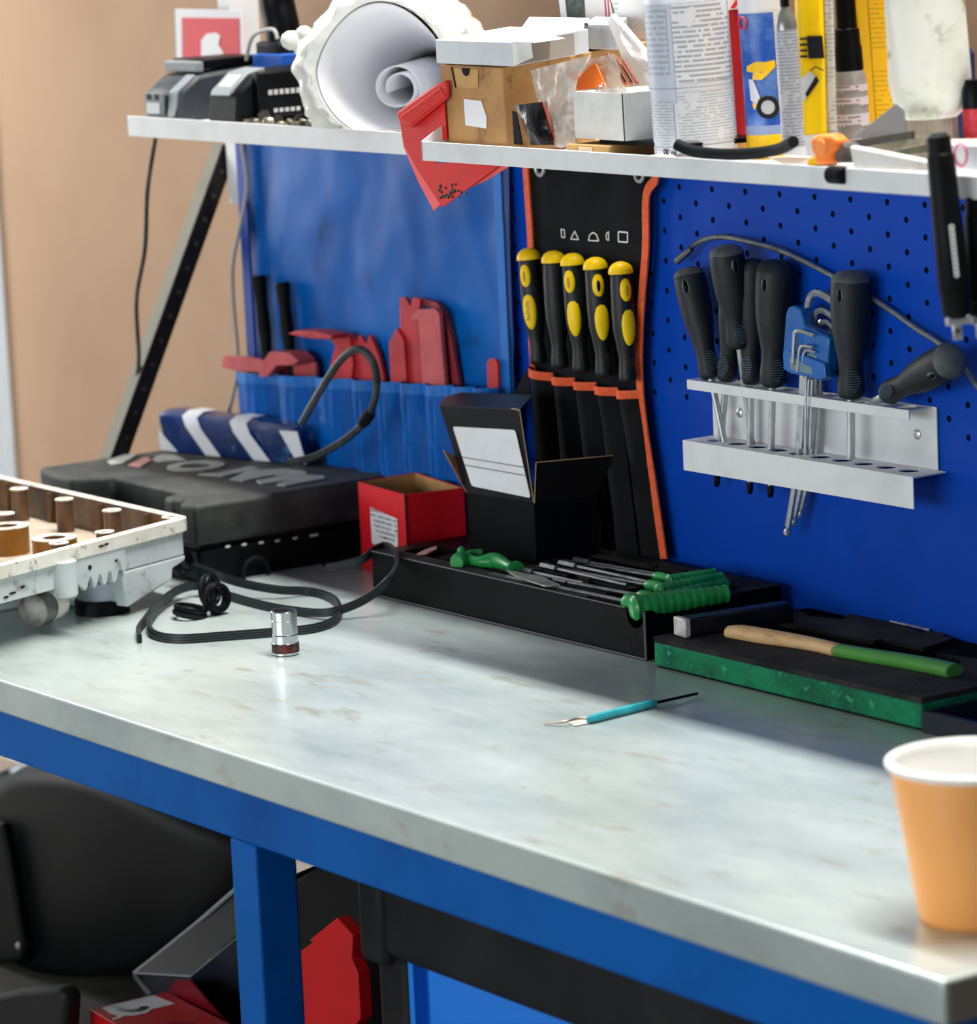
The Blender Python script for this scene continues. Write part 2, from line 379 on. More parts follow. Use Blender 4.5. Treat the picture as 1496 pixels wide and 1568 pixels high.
def pocket(xa, xb, zt0, zt1, name='pocket'):
    G = []; n = 14
    for j in range(16):
        row = []
        for i in range(n+1):
            u = i/n; x = xa+(xb-xa)*u; z = (zt0+(zt1-zt0)*u)-((zt0+(zt1-zt0)*u)+.302)*j/15
            bulge = .012*math.sin(math.pi*u)**.7*(1-.35*j/15)+.002*math.sin(30*u+j*.4)*.5
            row.append(V((x, -.024-bulge, z)))
        G.append(row)
    b = MB(); b.sheet(G, (0, .0012, 0)); b.build(name, m_cloth, ap)
    b = MB(); b.tube([p+V((0, -.0006, -.005)) for p in G[0]], 1, square=((0, 0, 1), .010, .001)); b.build('pocket_hem', m_hem, ap)
zl, zr = B(388, 570, -.02).z, B(770, 593, -.02).z
m_hem = mat('blue_hem_cloth', '0a6cc4', .45, col2='0560b0', scale=30)
xs = [-.66, -.585, -.515, -.45, -.41, -.37, -.33, -.285, -.25, -.218]
for i in range(9):
    za = zl+(zr-zl)*(xs[i]+.66)/.44; zb_ = zl+(zr-zl)*(xs[i+1]+.66)/.44; pocket(xs[i], xs[i+1], za, zb_)
b = MB(); b.bb(x1a-.010, x1a+.002, -.0165, -.0135, -.30, .03); b.build('side_hem', m_hem, ap, bevel=.0005)
b = MB(); b.bb(-.655, -.64, -.0155, -.0125, -.30, .03); b.build('side_hem', mat('dark_blue_hem', '0b3b94', .5), ap, bevel=.0005)
# ---- black files in it
m_file = mat('black_file_grip', '0b0d0e', .55, col2='161a1a', scale=60, spec=.1)
for (a, c, lab) in (((396, 422), (411, 560), 'black straight-handled hand tool at the left edge of the blue apron'), ((432, 432), (446, 560), 'black straight-handled hand tool second from the left in the blue apron')):
    p, q = B(*a, -.018), B(*c, -.017); L = (q-p).length
    b = MB(); b.lathe(p, q-p, [(0, .0062), (.004, .0075), (.009, .0068), (L*.3, .0058), (L*.6, .0066), (L*.8, .0052), (L*1.3, .0045)], 12)
    b.build('hand_tool_handle', m_file, label=lab, cat='hand tool')
# ---- red trim tools
m_trim = mat('red_nylon', 'c02a32', .55, col2='9c2530', scale=30, col3='7a1e28', scale3=60)
m_trim2 = mat('faded_red_nylon', 'c4575a', .6, col2='a84248', scale=30)
def trimtool(pts, y, t, lab, m=m_trim, head=None, extra=None):
    y += .012
    b = MB(); b.prism([B(x, yy, y) for x, yy in pts], (0, t, 0))
    if head:
        for hp, off in head: b.prism([B(x, yy, y) for x, yy in hp], off)
    if extra: extra(b)
    return b.build('trim_removal_tool', m, bevel=.0006, label=lab, cat='trim tool')
trimtool([(386, 553), (470, 548), (482, 556), (486, 640), (440, 640), (430, 575), (400, 572)], -.030, .004, 'red nylon trim tool with a flat bent head poking left past the blue apron', m_trim2,
         head=[([(358, 566), (362, 548), (400, 549), (425, 556), (424, 575), (418, 574), (385, 572)], (0, -.014, .004)), ([(424, 556), (440, 535), (470, 537), (484, 550), (474, 556), (450, 556), (436, 573), (424, 574)], (0, -.02, 0))])
trimtool([(500, 508), (535, 513), (540, 560), (530, 640), (505, 640), (505, 560), (513, 530)], -.032, .0035, 'red nylon trim tool with a hooked head curving left, middle of the apron',
         head=[([(468, 508), (480, 503), (510, 504), (536, 510), (534, 516), (505, 515), (488, 512)], (0, -.02, 0))])
trimtool([(538, 510), (545, 525), (551, 512), (560, 527), (566, 512), (580, 545), (590, 590), (588, 650), (540, 650), (536, 560)], -.028, .004, 'red nylon forked trim tool right beside the hooked one', m_trim)
trimtool([(597, 560), (595, 525), (607, 503), (618, 520), (622, 575), (622, 650), (600, 650)], -.034, .004, 'red nylon rounded wedge, leftmost of the upright red cluster', m_trim)
trimtool([(612, 455), (620, 455), (628, 470), (632, 455), (643, 458), (640, 500), (646, 600), (648, 660), (618, 660), (612, 520)], -.031, .0035, 'red nylon pry bar with a slotted top, tallest of the red cluster', m_trim)
trimtool([(628, 487), (640, 474), (665, 472), (672, 480), (682, 600), (682, 660), (655, 660), (646, 600), (640, 490), (630, 491)], -.036, .0045, 'faded red nylon pry bar with a bent top in front of the red cluster', m_trim2)
trimtool([(640, 457), (668, 463), (680, 478), (690, 520), (703, 590), (705, 660), (683, 660), (676, 540), (664, 472), (642, 466)], -.027, .0045, 'dark red nylon pry bar with a curved top, rightmost of the red cluster', mat('dark_red_nylon', '93303a', .55, col2='7b2832', scale=40))
trimtool([(746, 593), (745, 555), (750, 549), (758, 549), (762, 556), (764, 640), (748, 640)], -.033, .003, 'small red tool end with a rounded tip at the right end of the blue apron', m_trim)

# ================================================================== SCREWDRIVER ROLL
m_roll = mat('black_canvas', '090b0e', .85, col2='14181d', scale=20, bump=.3, bscale=900, spec=.2)
tr = thing('screwdriver_roll', (-.09, -.006, -.30), 'black canvas tool roll with orange binding hanging on the panel', 'tool roll')
edgeL = [(805, 250), (808, 300), (813, 380), (812, 470), (816, 558), (824, 640), (830, 712), (845, 850)]
edgeR = [(1002, 262), (1003, 276), (990, 300), (989, 380), (982, 470), (979, 560), (985, 640), (1000, 740), (1017, 856)]
def interp(E_, py):
    for (xa, ya), (xb, yb) in zip(E_, E_[1:]):
        if ya <= py <= yb: return xa+(xb-xa)*(py-ya)/(yb-ya)
    return E_[-1][0] if py > E_[-1][1] else E_[0][0]
G = []
for j in range(32):
    v = j/31; row = []
    l = B(interp(edgeL, 250+600*v), 250+600*v, -.008); r = B(interp(edgeR, 262+594*v), 262+594*v, -.008)
    for i in range(24):
        u = i/23; p = l.lerp(r, u); p.y = -.007-.003*abs(math.sin(5*u+3*v))-.002*nz((u*4, v*4, 0)); row.append(p)
    G.append(row)
b = MB(); b.sheet(G, (0, .0012, 0)); b.build('roll_cloth', m_roll, tr)
def bind(E_, w_, y0=-.0125, name='orange_edge_binding'):
    P = smoothpath([B(x, y, y0) for x, y in E_], 5); b = MB(); b.tube(P, 1, square=((1, 0, 0), w_, .0022)); b.build(name, m_org, tr, bevel=.0004)
bind(edgeL[:5], .0075); bind(edgeL[4:7], .005); bind(edgeR, .0085)
for gx, gy in ((827, 258), (979, 267)):
    c = B(gx, gy, -.0115); b = MB(); b.torus(c, (0, 1, 0), .0058, .0018); gg = b.build('grommet', m_steel, tr)
    b = MB(); b.cyl(c+V((0, .001, 0)), c+V((0, -.0002, 0)), .005); b.build('grommet_hole', mat('hole_black', '050505', .9), gg)
# pockets, each for one screwdriver
bx = [(812, 560), (848, 574), (881, 581), (914, 588), (947, 596), (980, 600)]
for k in range(5):
    G = []; (xa, ya), (xb, yb) = bx[k], bx[k+1]; A0, A1 = B(xa, ya, -.013), B(xb-1, yb-2, -.013)
    C0, C1 = B(xa+14+k*5, 850, -.013), B(xb+14+k*5, 853, -.013)
    for j in range(10):
        v = j/9; row = []
        for i in range(11):
            u = i/10; p = A0.lerp(A1, u).lerp(C0.lerp(C1, u), v); p.y = -.012-.010*math.sin(math.pi*u)*(1-.6*v)-.001*nz((u*3+k, v*6, 2)); row.append(p)
        G.append(row)
    b = MB(); b.sheet(G, (0, .001, 0)); b.build('roll_pocket', m_roll, tr)
    top = [p+V((0, -.0012, -.003)) for p in G[0]]
    b = MB(); b.tube(top, 1, square=((0, 0, 1), .0072, .0016)); b.build('orange_pocket_binding', m_org, tr)
# printed head shapes
def outline(pts, y, wd=.0007, m=m_print, closed=True, parent=tr, name='printed_symbol'):
    P = [B(x, yy, y) for x, yy in pts]; 
    if closed: P = P+[P[0]]
    b = MB()
    for p, q in zip(P, P[1:]): b.tube([p, q], 1, square=((0, 1, 0), .0004, wd*1.3))
    b.build(name, m, parent, smooth=False)
ym = -.0128
outline([(859, 351), (864, 352), (865, 364), (860, 363)], ym)
outline([(880, 354), (886, 367), (874, 366)], ym)
outline([(901, 368), (903, 360), (908, 356), (913, 359), (917, 369)], ym)
outline([(929, 357), (932, 355), (932, 368), (929, 367), (928, 362)], ym)
outline([(947, 355), (961, 356), (961, 371), (947, 370)], ym, .0009)
b = MB(); b.prism([B(810, 560, -.02), B(812, 608, -.02), B(781, 612, -.02)], (0, .001, 0)); b.build('loose_tie', m_roll, tr)

HND = {}
def driver(top, bot, y, R, prof, mg, lab, cap=None, capm=None, group=None, shaft=None, n=20, ytop=None, name='screwdriver', slot=None, ribs=True, slotface=None):
    p, q = B(*top, ytop if ytop is not None else y), B(*bot, y); L = (q-p).length; ax = (q-p).normalized()
    t = thing(name, (q.x, q.y, q.z), lab, 'screwdriver', group)
    b = MB(); b.lathe(p, ax, [(a*L, r*R) for a, r in prof], n); HND[t.name] = b.build('handle', mg, t, ang=50)
    if capm:
        cp = [(a*L, r*R) for a, r in cap]; b = MB(); b.lathe(p, ax, cp, n); b.build('end_cap', capm, t, ang=50)
    if shaft:
        ln, r, tipm = shaft; b = MB(); b.lathe(q-ax*.004, ax, [(0, r), (ln, r)], 10); b.build('shaft', m_steel, t)
        if tipm: b = MB(); b.lathe(q+ax*(ln-.006), ax, [(0, r*1.02), (.008, r*1.02), (.012, r*.7)], 6); b.build('tip', m_blk2, t)
    return t, p, q, ax, L
YP = [(0, .55), (.015, .72), (.045, .9), (.055, .86), (.10, .88), (.2, .93), (.42, .96), (.55, .93), (.70, .72), (.79, .6), (.87, .66), (.95, .74), (.985, .7), (1, .5)]
YC = [(-.05, .05), (-.047, .3), (-.034, .6), (-.012, .84), (.015, .97), (.045, 1.02), (.056, 1.0), (.06, .5)]
m_grip = mat('black_soft_grip', '0c0f12', .5, col2='161a1f', scale=50, spec=.4)
# pad sits on the surface facing n
def pad(t, c, ax, R, n_, hw, hl, m, name, proud=.0009, dep=.35):
    n_ = V(n_); n_ = (n_-ax*n_.dot(ax)).normalized(); s = ax.cross(n_)
    b = MB(); b.ell(c+n_*(R*.985-R*dep+proud), s*hw, ax*hl, n_*(R*dep), 20, 10); return b.build(name, m, HND.get(t.name, t), ang=60)
names5 = ['leftmost black and yellow screwdriver in the tool roll, with a marked yellow grip inlay', 'second black screwdriver from the left in the tool roll, only its cap yellow', 'middle of the five black and yellow screwdrivers in the tool roll', 'fourth yellow-capped screwdriver from the left in the roll, with an open hanging slot', 'rightmost and lowest black and yellow screwdriver in the tool roll']
tops = [(809, 388), (847, 392), (876, 396), (911, 402), (950, 409)]; bots = [(825, 558), (858, 564), (891, 570), (926, 577), (962, 585)]
for k in range(5):
    t, p, q, ax, L = driver(tops[k], bots[k], -.024, .0104, YP, m_grip, names5[k], YC, m_yel)
    R = .0100
    if k != 1:
        dx = [-.62, 0, -.55, .1, .35][k]
        face = (CD+HR*dx)
        pad(t, p+ax*L*.20, ax, R, face, .0052, .0115, m_yel, 'slot_surround', .0012)
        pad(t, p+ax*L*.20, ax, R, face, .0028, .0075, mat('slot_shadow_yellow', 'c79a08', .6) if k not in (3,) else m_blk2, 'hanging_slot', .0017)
        dx2 = dx+[.15, 0, .2, .1, .1][k]; face2 = (CD+HR*dx2)
        pad(t, p+ax*L*.50, ax, R, face2, .0062, .0175, m_yel, 'grip_inlay', .0012)
        if k == 0:
            n_ = face2; n_ = (n_-ax*n_.dot(ax)).normalized(); s = ax.cross(n_)
            b = MB()
            for i in range(9):
                c = p+ax*(L*(.42+.02*i))+n_*(R+.0013); b.tube([c-s*.0012, c+s*(.0012+.0006*(i % 3))+ax*.0008], 1, square=(n_, .0003, .0006))
            b.build('printed_marking', m_bprint, t, smooth=False)
        b = MB(); n_ = CD+HR*(dx2+.2); n_ = (n_-ax*n_.dot(ax)).normalized(); s = ax.cross(n_)
        for i in range(9):
            c = p+ax*(L*(.80+.017*i))+n_*(.0098*(.60+.011*i)); b.tube([c-s*.0026, c+s*.0026], 1, square=(ax, .0007, .0008))
        b.build('thumb_ribs', mat('dull_yellow_ribs', '4a3f10', .6), HND[t.name], smooth=False)
    else:
        pass

# ================================================================== WHITE RACK AND ITS TOOLS
rk = thing('tool_rack', (.2, -.015, -.215), 'white folded steel tool rack screwed to the right of the panel', 'tool rack')
rx0, rx1 = .0585, .3345; rzt, rzb = -.142, -.191; yt, yb_ = -.0245, -.0335
b = MB(); b.bb(rx0, rx1, -.0022, -.0008, rzb, rzt); b.build('back_plate', m_white, rk, bevel=.0003)
hx = [.078+.0262*i for i in range(10)]
cut = MB()
for x in hx: cut.cyl((x, -.0135, rzt-.01), (x, -.0135, rzt+.01), .0075, n=20)
b = MB(); b.bb(.0555, .3295, yt, -.001, rzt-.0012, rzt); b.build('top_flange', m_white, rk, cut=cut)
b = MB(); b.bb(.0555, .3295, yt-.0012, yt, rzt-.008, rzt); b.build('top_lip', m_white, rk, bevel=.0003)
cut = MB()
for x in hx: cut.cyl((x+.004, -.0165, rzb-.01), (x+.004, -.0165, rzb+.01), .0085, n=20)
b = MB(); b.bb(.0585, .3425, yb_, -.001, rzb-.0012, rzb); b.build('lower_flange', m_white, rk, cut=cut)
b = MB(); b.bb(.0585, .3425, yb_-.0012, yb_, rzb-.025, rzb); b.build('lower_lip', m_white, rk, bevel=.0003)
for sx, sz in ((1405, 665), (1133, 632)):
    c = B(sx, sz, -.0022); b = MB(); b.lathe(c, (0, -1, 0), [(0, .0042), (.001, .004), (.002, .0025)], 16); b.cyl(c+V((0, -.002, 0)), c+V((0, -.0024, 0)), .0012, n=6); b.build('screw', m_steel, rk)

BP = [(-.0, .25), (.006, .5), (.02, .74), (.05, .92), (.09, 1), (.2, 1.02), (.34, 1), (.48, .92), (.62, .74), (.72, .62), (.80, .62), (.88, .68), (.95, .68), (.985, .6), (1, .4)]
BC = [(-.010, .1), (-.007, .4), (.008, .72), (.03, .9), (.07, 1.015), (.072, .9)]
m_bgrip = mat('worn_black_grip', '14181d', .55, col2='1f252b', scale=60, bump=.1, bscale=700, spec=.4)
m_bcap = mat('grey_worn_cap', '5d6162', .6, col2='3b3f41', scale=80)
m_tip = m_blk2
def rackdriver(top, bot, y, R, lab, slotdx=0, ribdx=.2, shaft=(.085, .0028, True), capm=m_bcap, ytop=None, slot=True):
    t, p, q, ax, L = driver(top, bot, y, R, BP, m_bgrip, lab, BC, capm, shaft=shaft, ytop=ytop)
    if slot:
        f = CD+HR*slotdx
        pad(t, p+ax*L*.17, ax, R, f, .0046, .0088, mat('grey_slot_rim', '6f7476', .5), 'slot_surround', .0012)
        pad(t, p+ax*L*.17, ax, R, f, .0032, .0070, m_blk2, 'hanging_slot', .0020)
    n_ = CD+HR*ribdx; n_ = (n_-ax*n_.dot(ax)).normalized(); s = ax.cross(n_); b = MB()
    for i in range(9):
        c = p+ax*(L*(.77+.02*i))+n_*(R*(.66+.005*min(i, 5))); w_ = .0042*math.sin(math.pi*(i+1)/10)+.001
        b.tube([c-s*w_-ax*.0004, c+n_*.0004, c+s*w_-ax*.0004], 1, square=(ax, .0006, .0016))
    b.build('thumb_ribs', mat('blue_grey_ribs', '4d5c6b', .5), HND[t.name], smooth=False)
    return t
rackdriver((1128, 410), (1112, 583), -.014, .0118, 'black screwdriver mostly hidden behind the tallest one in the white rack', capm=m_bgrip, slot=False, ribdx=-.6)
rackdriver((1152, 398), (1150, 588), -.014, .0118, 'black screwdriver tucked between the tallest and the next in the white rack', capm=m_bgrip, slot=False, ribdx=-.6)
rackdriver((1053, 411), (1089, 580), -.018, .0132, 'leftmost black screwdriver in the white rack, leaning left with a pale-rimmed slot', -.45, .35, (.058, .0026, False))
rackdriver((1111, 377), (1132, 533), -.0215, .0142, 'tallest black screwdriver in the white rack, with a worn grey cap and exposed shaft', .35, .3, (.078, .0024, True), ytop=-.032)
rackdriver((1187, 400), (1183, 592), -.019, .0155, 'wide black screwdriver standing just left of the hex key set', -.75, .25, capm=m_bgrip)
rackdriver((1303, 416), (1303, 610), -.0195, .0158, 'thick black screwdriver standing just right of the hex key set', -.85, .1, (.052, .0032, False))
rackdriver((1461, 549), (1358, 603), -.022, .0142, 'short black screwdriver lying slanted on the right end of the white rack', .0, -.8, (.045, .0026, True), ytop=-.04)

# hex keys
m_hexh = mat('blue_translucent_plastic', '1464b4', .3, col2='0f4f94', scale=40, coat=.3)
hs = thing('hex_key_holder', tuple(B(1238, 580, -.025)), 'blue plastic hex key holder in the middle of the white rack', 'hex key holder')
b = MB(); b.prism([B(x, y, -.030) for x, y in ((1203, 480), (1207, 470), (1216, 468), (1226, 474), (1230, 492), (1233, 500), (1268, 516), (1270, 520), (1265, 580), (1262, 583), (1210, 572), (1199, 566), (1198, 545))], (0, .010, 0)); b.build('holder_body', m_hexh, hs, bevel=.0012)
b = MB(); b.prism([B(x, y, -.033) for x, y in ((1199, 548), (1206, 536), (1262, 556), (1265, 578), (1256, 582), (1212, 571), (1199, 563))], (0, .006, 0)); b.build('front_clip', m_hexh, hs, bevel=.0008)
b = MB(); b.prism([B(x, y, -.0334) for x, y in ((1208, 550), (1211, 546), (1243, 563), (1245, 574), (1211, 566))], (0, .0006, 0)); b.build('worn_label', mat('grey_label', '6f8592', .5, col2='5b7180', scale=40), hs)
keysL = [([(1277, 462), (1258, 450), (1247, 449), (1240, 456), (1236, 472), (1233, 500), (1222, 700), (1207, 806)], .0030, -.019, 'largest hex key, its long arm reaching lowest below the rack'),
         ([(1277, 486), (1262, 476), (1252, 477), (1247, 486), (1245, 505), (1233, 700), (1217, 790)], .0026, -.0155, 'second largest hex key, next to the largest in the blue holder'),
         ([(1277, 503), (1266, 493), (1257, 496), (1254, 508), (1242, 700), (1227, 778)], .0023, -.012, 'third largest hex key behind the blue holder'),
         ([(1277, 515), (1268, 506), (1261, 512), (1259, 522), (1250, 700), (1234, 763)], .0020, -.0085, 'fourth hex key behind the blue holder, its bend nearest the thick screwdriver')]
keysS = [([(1247, 514), (1226, 507), (1218, 509), (1216, 520), (1212, 600), (1207, 690)], .0017, -.034, 'thin hex key with the topmost bend on the front of the blue holder'),
         ([(1245, 532), (1230, 530), (1225, 534), (1223, 545), (1219, 600), (1215, 690)], .0014, -.0335, 'thin hex key second from top on the front of the blue holder'),
         ([(1249, 540), (1236, 536), (1231, 541), (1230, 548), (1227, 600), (1224, 690)], .0013, -.032, 'thin hex key third from top on the front of the blue holder'),
         ([(1252, 548), (1241, 543), (1237, 546), (1236, 552), (1234, 600), (1233, 690)], .0011, -.030, 'thinnest hex key, lowest bend on the front of the blue holder')]
for pts, r, y, lab in keysL+keysS:
    yy = y-.005
    P = smoothpath([B(a, c, y if j < len(pts)-2 or y < -.03 else y) for j, (a, c) in enumerate(pts)], 4)
    if y < -.03:
        P = [V((p_.x, (y if p_.z > B(1240, 575, y).z else -.021), p_.z)) for p_ in P]
    b = MB(); b.tube(P, r, 6)
    if y > -.03: q = P[-1]; ax = (P[-1]-P[-3]).normalized(); b.lathe(q, ax, [(0, r*.6), (.002, r*.6), (.004, r), (.0065, r*1.05), (.008, r*.7)], 10)
    b.build('hex_key', mat('hex_steel', 'b4b7ba', .32, .6, col2='95999d', scale=90), label=lab, cat='hex key', ang=25)

# flexible shaft
fl = thing('flexible_pickup_tool', tuple(B(1200, 385, -.01)), 'long flexible steel spring shaft curving over the black screwdrivers', 'pickup tool')
P = smoothpath([B(x, y, yy) for x, y, yy in ((1056, 383, -.012), (1066, 373, -.010), (1085, 365, -.010), (1110, 363, -.010), (1150, 371, -.010), (1200, 386, -.009), (1270, 420, -.006), (1345, 463, -.006), (1400, 501, -.007), (1440, 527, -.008), (1475, 560, -.008), (1500, 598, -.008))], 12)
P2 = []; 
for a, c in zip(P, P[1:]):
    for k in range(4): P2.append(a.lerp(c, k/4))
b = MB(); b.tube(P2, [.0019+.0004*(i % 2) for i in range(len(P2))], 8); b.build('spring_shaft', m_dsteel, fl, ang=80)
b = MB(); b.lathe(B(1059, 381, -.012), B(1032, 404, -.014)-B(1059, 381, -.012), [(0, .0024), (.004, .0028), (.015, .0032), (.021, .0032), (.0222, .0022)], 14); b.build('magnet_tip', mat('tip_metal', '707274', .35, .9), fl)
# ratchets at the right edge
def ratchet(top, bot, y, R, lab, mark=True):
    p, q = B(*top, y), B(*bot, y); L = (q-p).length; ax = (q-p).normalized()
    t = thing('torque_driver', tuple(q), lab, 'ratchet')
    b = MB(); b.lathe(p, ax, [(0, R*.7), (.001, R*.86), (.012, R*.9), (.013, R), (L*.55, R*1.12), (L*.86, R*1.16), (L*.87, R*1.08), (L*.97, R*1.05), (L, R*.8)], 20); b.build('body', m_blk, t)
    b = MB(); b.lathe(p-ax*.002, ax, [(0, R*.6), (.003, R*.72)], 20); b.build('end_plug', mat('teal_grey_plug', '2c3d40', .5), t)
    n_ = (CD-ax*CD.dot(ax)).normalized(); s = ax.cross(n_)
    fr = Matrix((s, ax, n_)).transposed()
    b = MB(); b.box(q+ax*.006+s*.001, (.0062, .016, .0062), fr); b.box(q+ax*.001, (R*1.7, .006, .012), fr); b.build('square_drive', m_steel, t, bevel=.0006)
    b = MB(); b.lathe(q+ax*.008+s*.001+n_*.003, n_, [(0, .0016), (.0008, .0015)], 12); b.build('detent_ball', mat('brass', '8a6a4a', .3, 1), t)
    if mark:
        b = MB()
        for i in range(11):
            c = p+ax*(L*(.50+.026*i))+n_*(R*1.12)+s*(-.0012); b.torus(c, n_, .0014, .00055, 8, 5)
        b.build('worn_lettering', m_print, t)
    return t
ratchet((1437, 208), (1466, 488), -.240, .0092, 'long black torque driver hanging over the front of the shelf at the right edge')
ratchet((1494, 300), (1503, 486), -.215, .0085, 'second black driver, cut off by the right edge below the shelf', False)

# ================================================================== ON THE SHELVES, LEFT
sg = thing('sign_card', tuple(T(322, 100, .12)), 'small white-bordered red card with a white figure standing behind the chargers', 'sign')
pc = [B(x, y, -.02) for x, y in ((268, 14), (368, 16), (372, 140), (272, 142))]
b = MB(); b.prism(pc, (0, .002, 0)); b.build('card', m_paper, sg)
b = MB(); b.prism([B(x, y, -.0206) for x, y in ((278, 27), (366, 28), (367, 100), (279, 102))], (0, .0005, 0)); b.build('red_field', m_rprint, sg)
b = MB(); b.prism([B(x, y, -.0214) for x, y in ((308, 90), (308, 62), (316, 52), (330, 50), (337, 55), (334, 68), (341, 80), (345, 95), (345, 102), (310, 102))], (0, .0005, 0)); b.build('white_figure', m_print, sg)
m_chg = mat('dark_grey_abs', '35393d', .45, col2='2b2f33', scale=50); m_chl = mat('mid_grey_abs', '7c8285', .45)
def block(name, lab, cat, px0, px1, pyb, pyt, y0, dep, parts):
    pass
# charger: body in world coordinates
c0 = B(232, 185, -.125); c1 = B(325, 188, -.125)
ch = thing('battery_charger', (c0.x+.03, -.1, SZ), 'dark grey battery charger at the left end of the shelf', 'charger')
x0, x1 = c0.x, c0.x+.062
b = MB(); b.prism([(x0, -.132, SZ), (x0, -.128, SZ+.028), (x0, -.108, SZ+.042), (x0, -.03, SZ+.048), (x0, -.02, SZ)], (x1-x0, 0, 0)); b.build('housing', m_chg, ch, bevel=.004)
b = MB(); b.bb(x0+.002, x1-.004, -.100, -.035, SZ+.047, SZ+.056); b.build('battery_dock', m_blk2, ch, bevel=.002)
b = MB(); b.bb(x0+.000, x1-.002, -.108, -.100, SZ+.044, SZ+.054); b.build('dock_rim', m_chl, ch, bevel=.0015)
b = MB(); b.prism([(x1-.018, -.1335, SZ+.004), (x1-.018, -.1295, SZ+.028), (x1-.018, -.110, SZ+.0425), (x1-.018, -.106, SZ+.040), (x1-.018, -.125, SZ+.025)], (.014, 0, 0)); b.build('display_panel', m_chl, ch, bevel=.001)
b = MB(); b.bb(x0+.006, x1-.022, -.1345, -.132, SZ+.006, SZ+.026); b.build('front_panel', mat('panel_grey', '5f666a', .4), ch, bevel=.001)
b = MB(); b.bb(x0+.010, x0+.034, -.1353, -.1343, SZ+.007, SZ+.017); b.build('display', mat('lcd_pale', 'b9c2c0', .3), ch)
for i in range(2): b = MB(); b.box((x0+.014+.014*i, -.1353, SZ+.0225), (.004, .001, .0055)); b.build('vent', m_blk2, ch)
c0 = B(323, 190, -.13); x0 = c0.x; x1 = x0+.052
bt = thing('battery_charger', (x0+.03, -.1, SZ), 'black rapid charger with a pale grey top panel, second on the shelf', 'charger')
b = MB(); b.prism([(x0, -.134, SZ), (x0, -.130, SZ+.030), (x0, -.112, SZ+.045), (x0, -.02, SZ+.050), (x0, -.015, SZ)], (x1-x0, 0, 0)); b.build('housing', m_blk, bt, bevel=.004)
b = MB(); b.prism([(x0+.008, -.1345, SZ+.026), (x0+.008, -.1325, SZ+.031), (x0+.008, -.1135, SZ+.0465), (x0+.008, -.095, SZ+.050), (x0+.008, -.094, SZ+.046)], (.034, 0, 0)); b.build('top_panel', m_chl, bt, bevel=.0012)
b = MB(); b.prism([(x0+.014, -.1285, SZ+.0345), (x0+.014, -.1165, SZ+.0445), (x0+.014, -.116, SZ+.0435)], (.022, 0, 0)); b.build('label_window', mat('pale_grey_window', 'b3b8b8', .3), bt)
b = MB(); b.bb(x1-.0005, x1+.010, -.115, -.03, SZ+.006, SZ+.047); b.build('battery_pack', m_blk2, bt, bevel=.002)
b = MB()
for i in range(7): b.bb(x1+.0098, x1+.0108, -.105+.006*i, -.101+.006*i, SZ+.026, SZ+.0305)
b.build('white_lettering', mat('dim_print', 'a9a9a9', .5), bt)
b = MB()
for i in range(5): b.bb(x1+.0098, x1+.0106, -.10+.006*i, -.096+.006*i, SZ+.010, SZ+.0135)
b.build('small_lettering', mat('dim_print', 'a9a9a9', .5), bt)
# small metal bits
for i in range(16):
    px = 384+6.2*i+random.uniform(-2, 2); p = B(px, 196, -.128+.02*random.random()); r = .0035+.0025*random.random()
    b = MB()
    if i % 3 == 0: b.ring((p.x, p.y, SZ), (0, 0, 1), r*1.3, r*.6, r*1.1, 6)
    elif i % 3 == 1: b.lathe((p.x, p.y, SZ+r), (random.uniform(-1, 1), random.uniform(-1, 1), .2), [(-.004, r*.5), (.003, r*.5), (.003, r), (.006, r)], 6)
    else: b.torus((p.x, p.y, SZ+r*.6), (random.uniform(-.4, .4), .5, 1), r*1.2, r*.5, 12, 6)
    b.build('loose_fitting', mat('tarnished_%d' % (i % 3), ['6e6654', '3c3a36', '9a927c'][i % 3], .4, .7, col2='2f2c28', scale=150), label='small tarnished metal fitting in the heap between the chargers and the paper roll', cat='fitting', group='loose metal fittings on the left shelf')
# black drill handle and blue box behind
dh = thing('cordless_tool', tuple(B(430, 95, -.03)), 'black grip of a tool standing behind the chargers, cut off by the top edge', 'power tool')
b = MB(); P = [B(x, y, -.03) for x, y in ((425, -40), (424, 0), (432, 40), (436, 82))]; b.tube(smoothpath(P), .0165, 14); b.build('grip', m_blk2, dh)
b = MB(); b.bb(P[-1].x-.02, P[-1].x+.02, -.05, -.012, P[-1].z-.004, P[-1].z+.012); b.build('foot', m_blk, dh, bevel=.003)
q = B(425, 100, -.045); b = MB(); b.bb(q.x-.028, q.x+.022, -.055, -.008, SZ, B(425, 82, -.045).z); b.build('small_box', mat('blue_box_card', '1550a8', .5), bevel=.001, label='small blue box under the black tool grip at the back of the shelf', cat='box')
b = MB(); P = smoothpath([B(x, y, -.06) for x, y in ((377, 92), (384, 62), (395, 50), (418, 45), (425, 60))], 6); b.tube(P, .0018, 8); b.build('thin_cable', mat('grey_cable', '9b9a96', .5), label='short thin grey cable looping up in front of the white post', cat='cable')

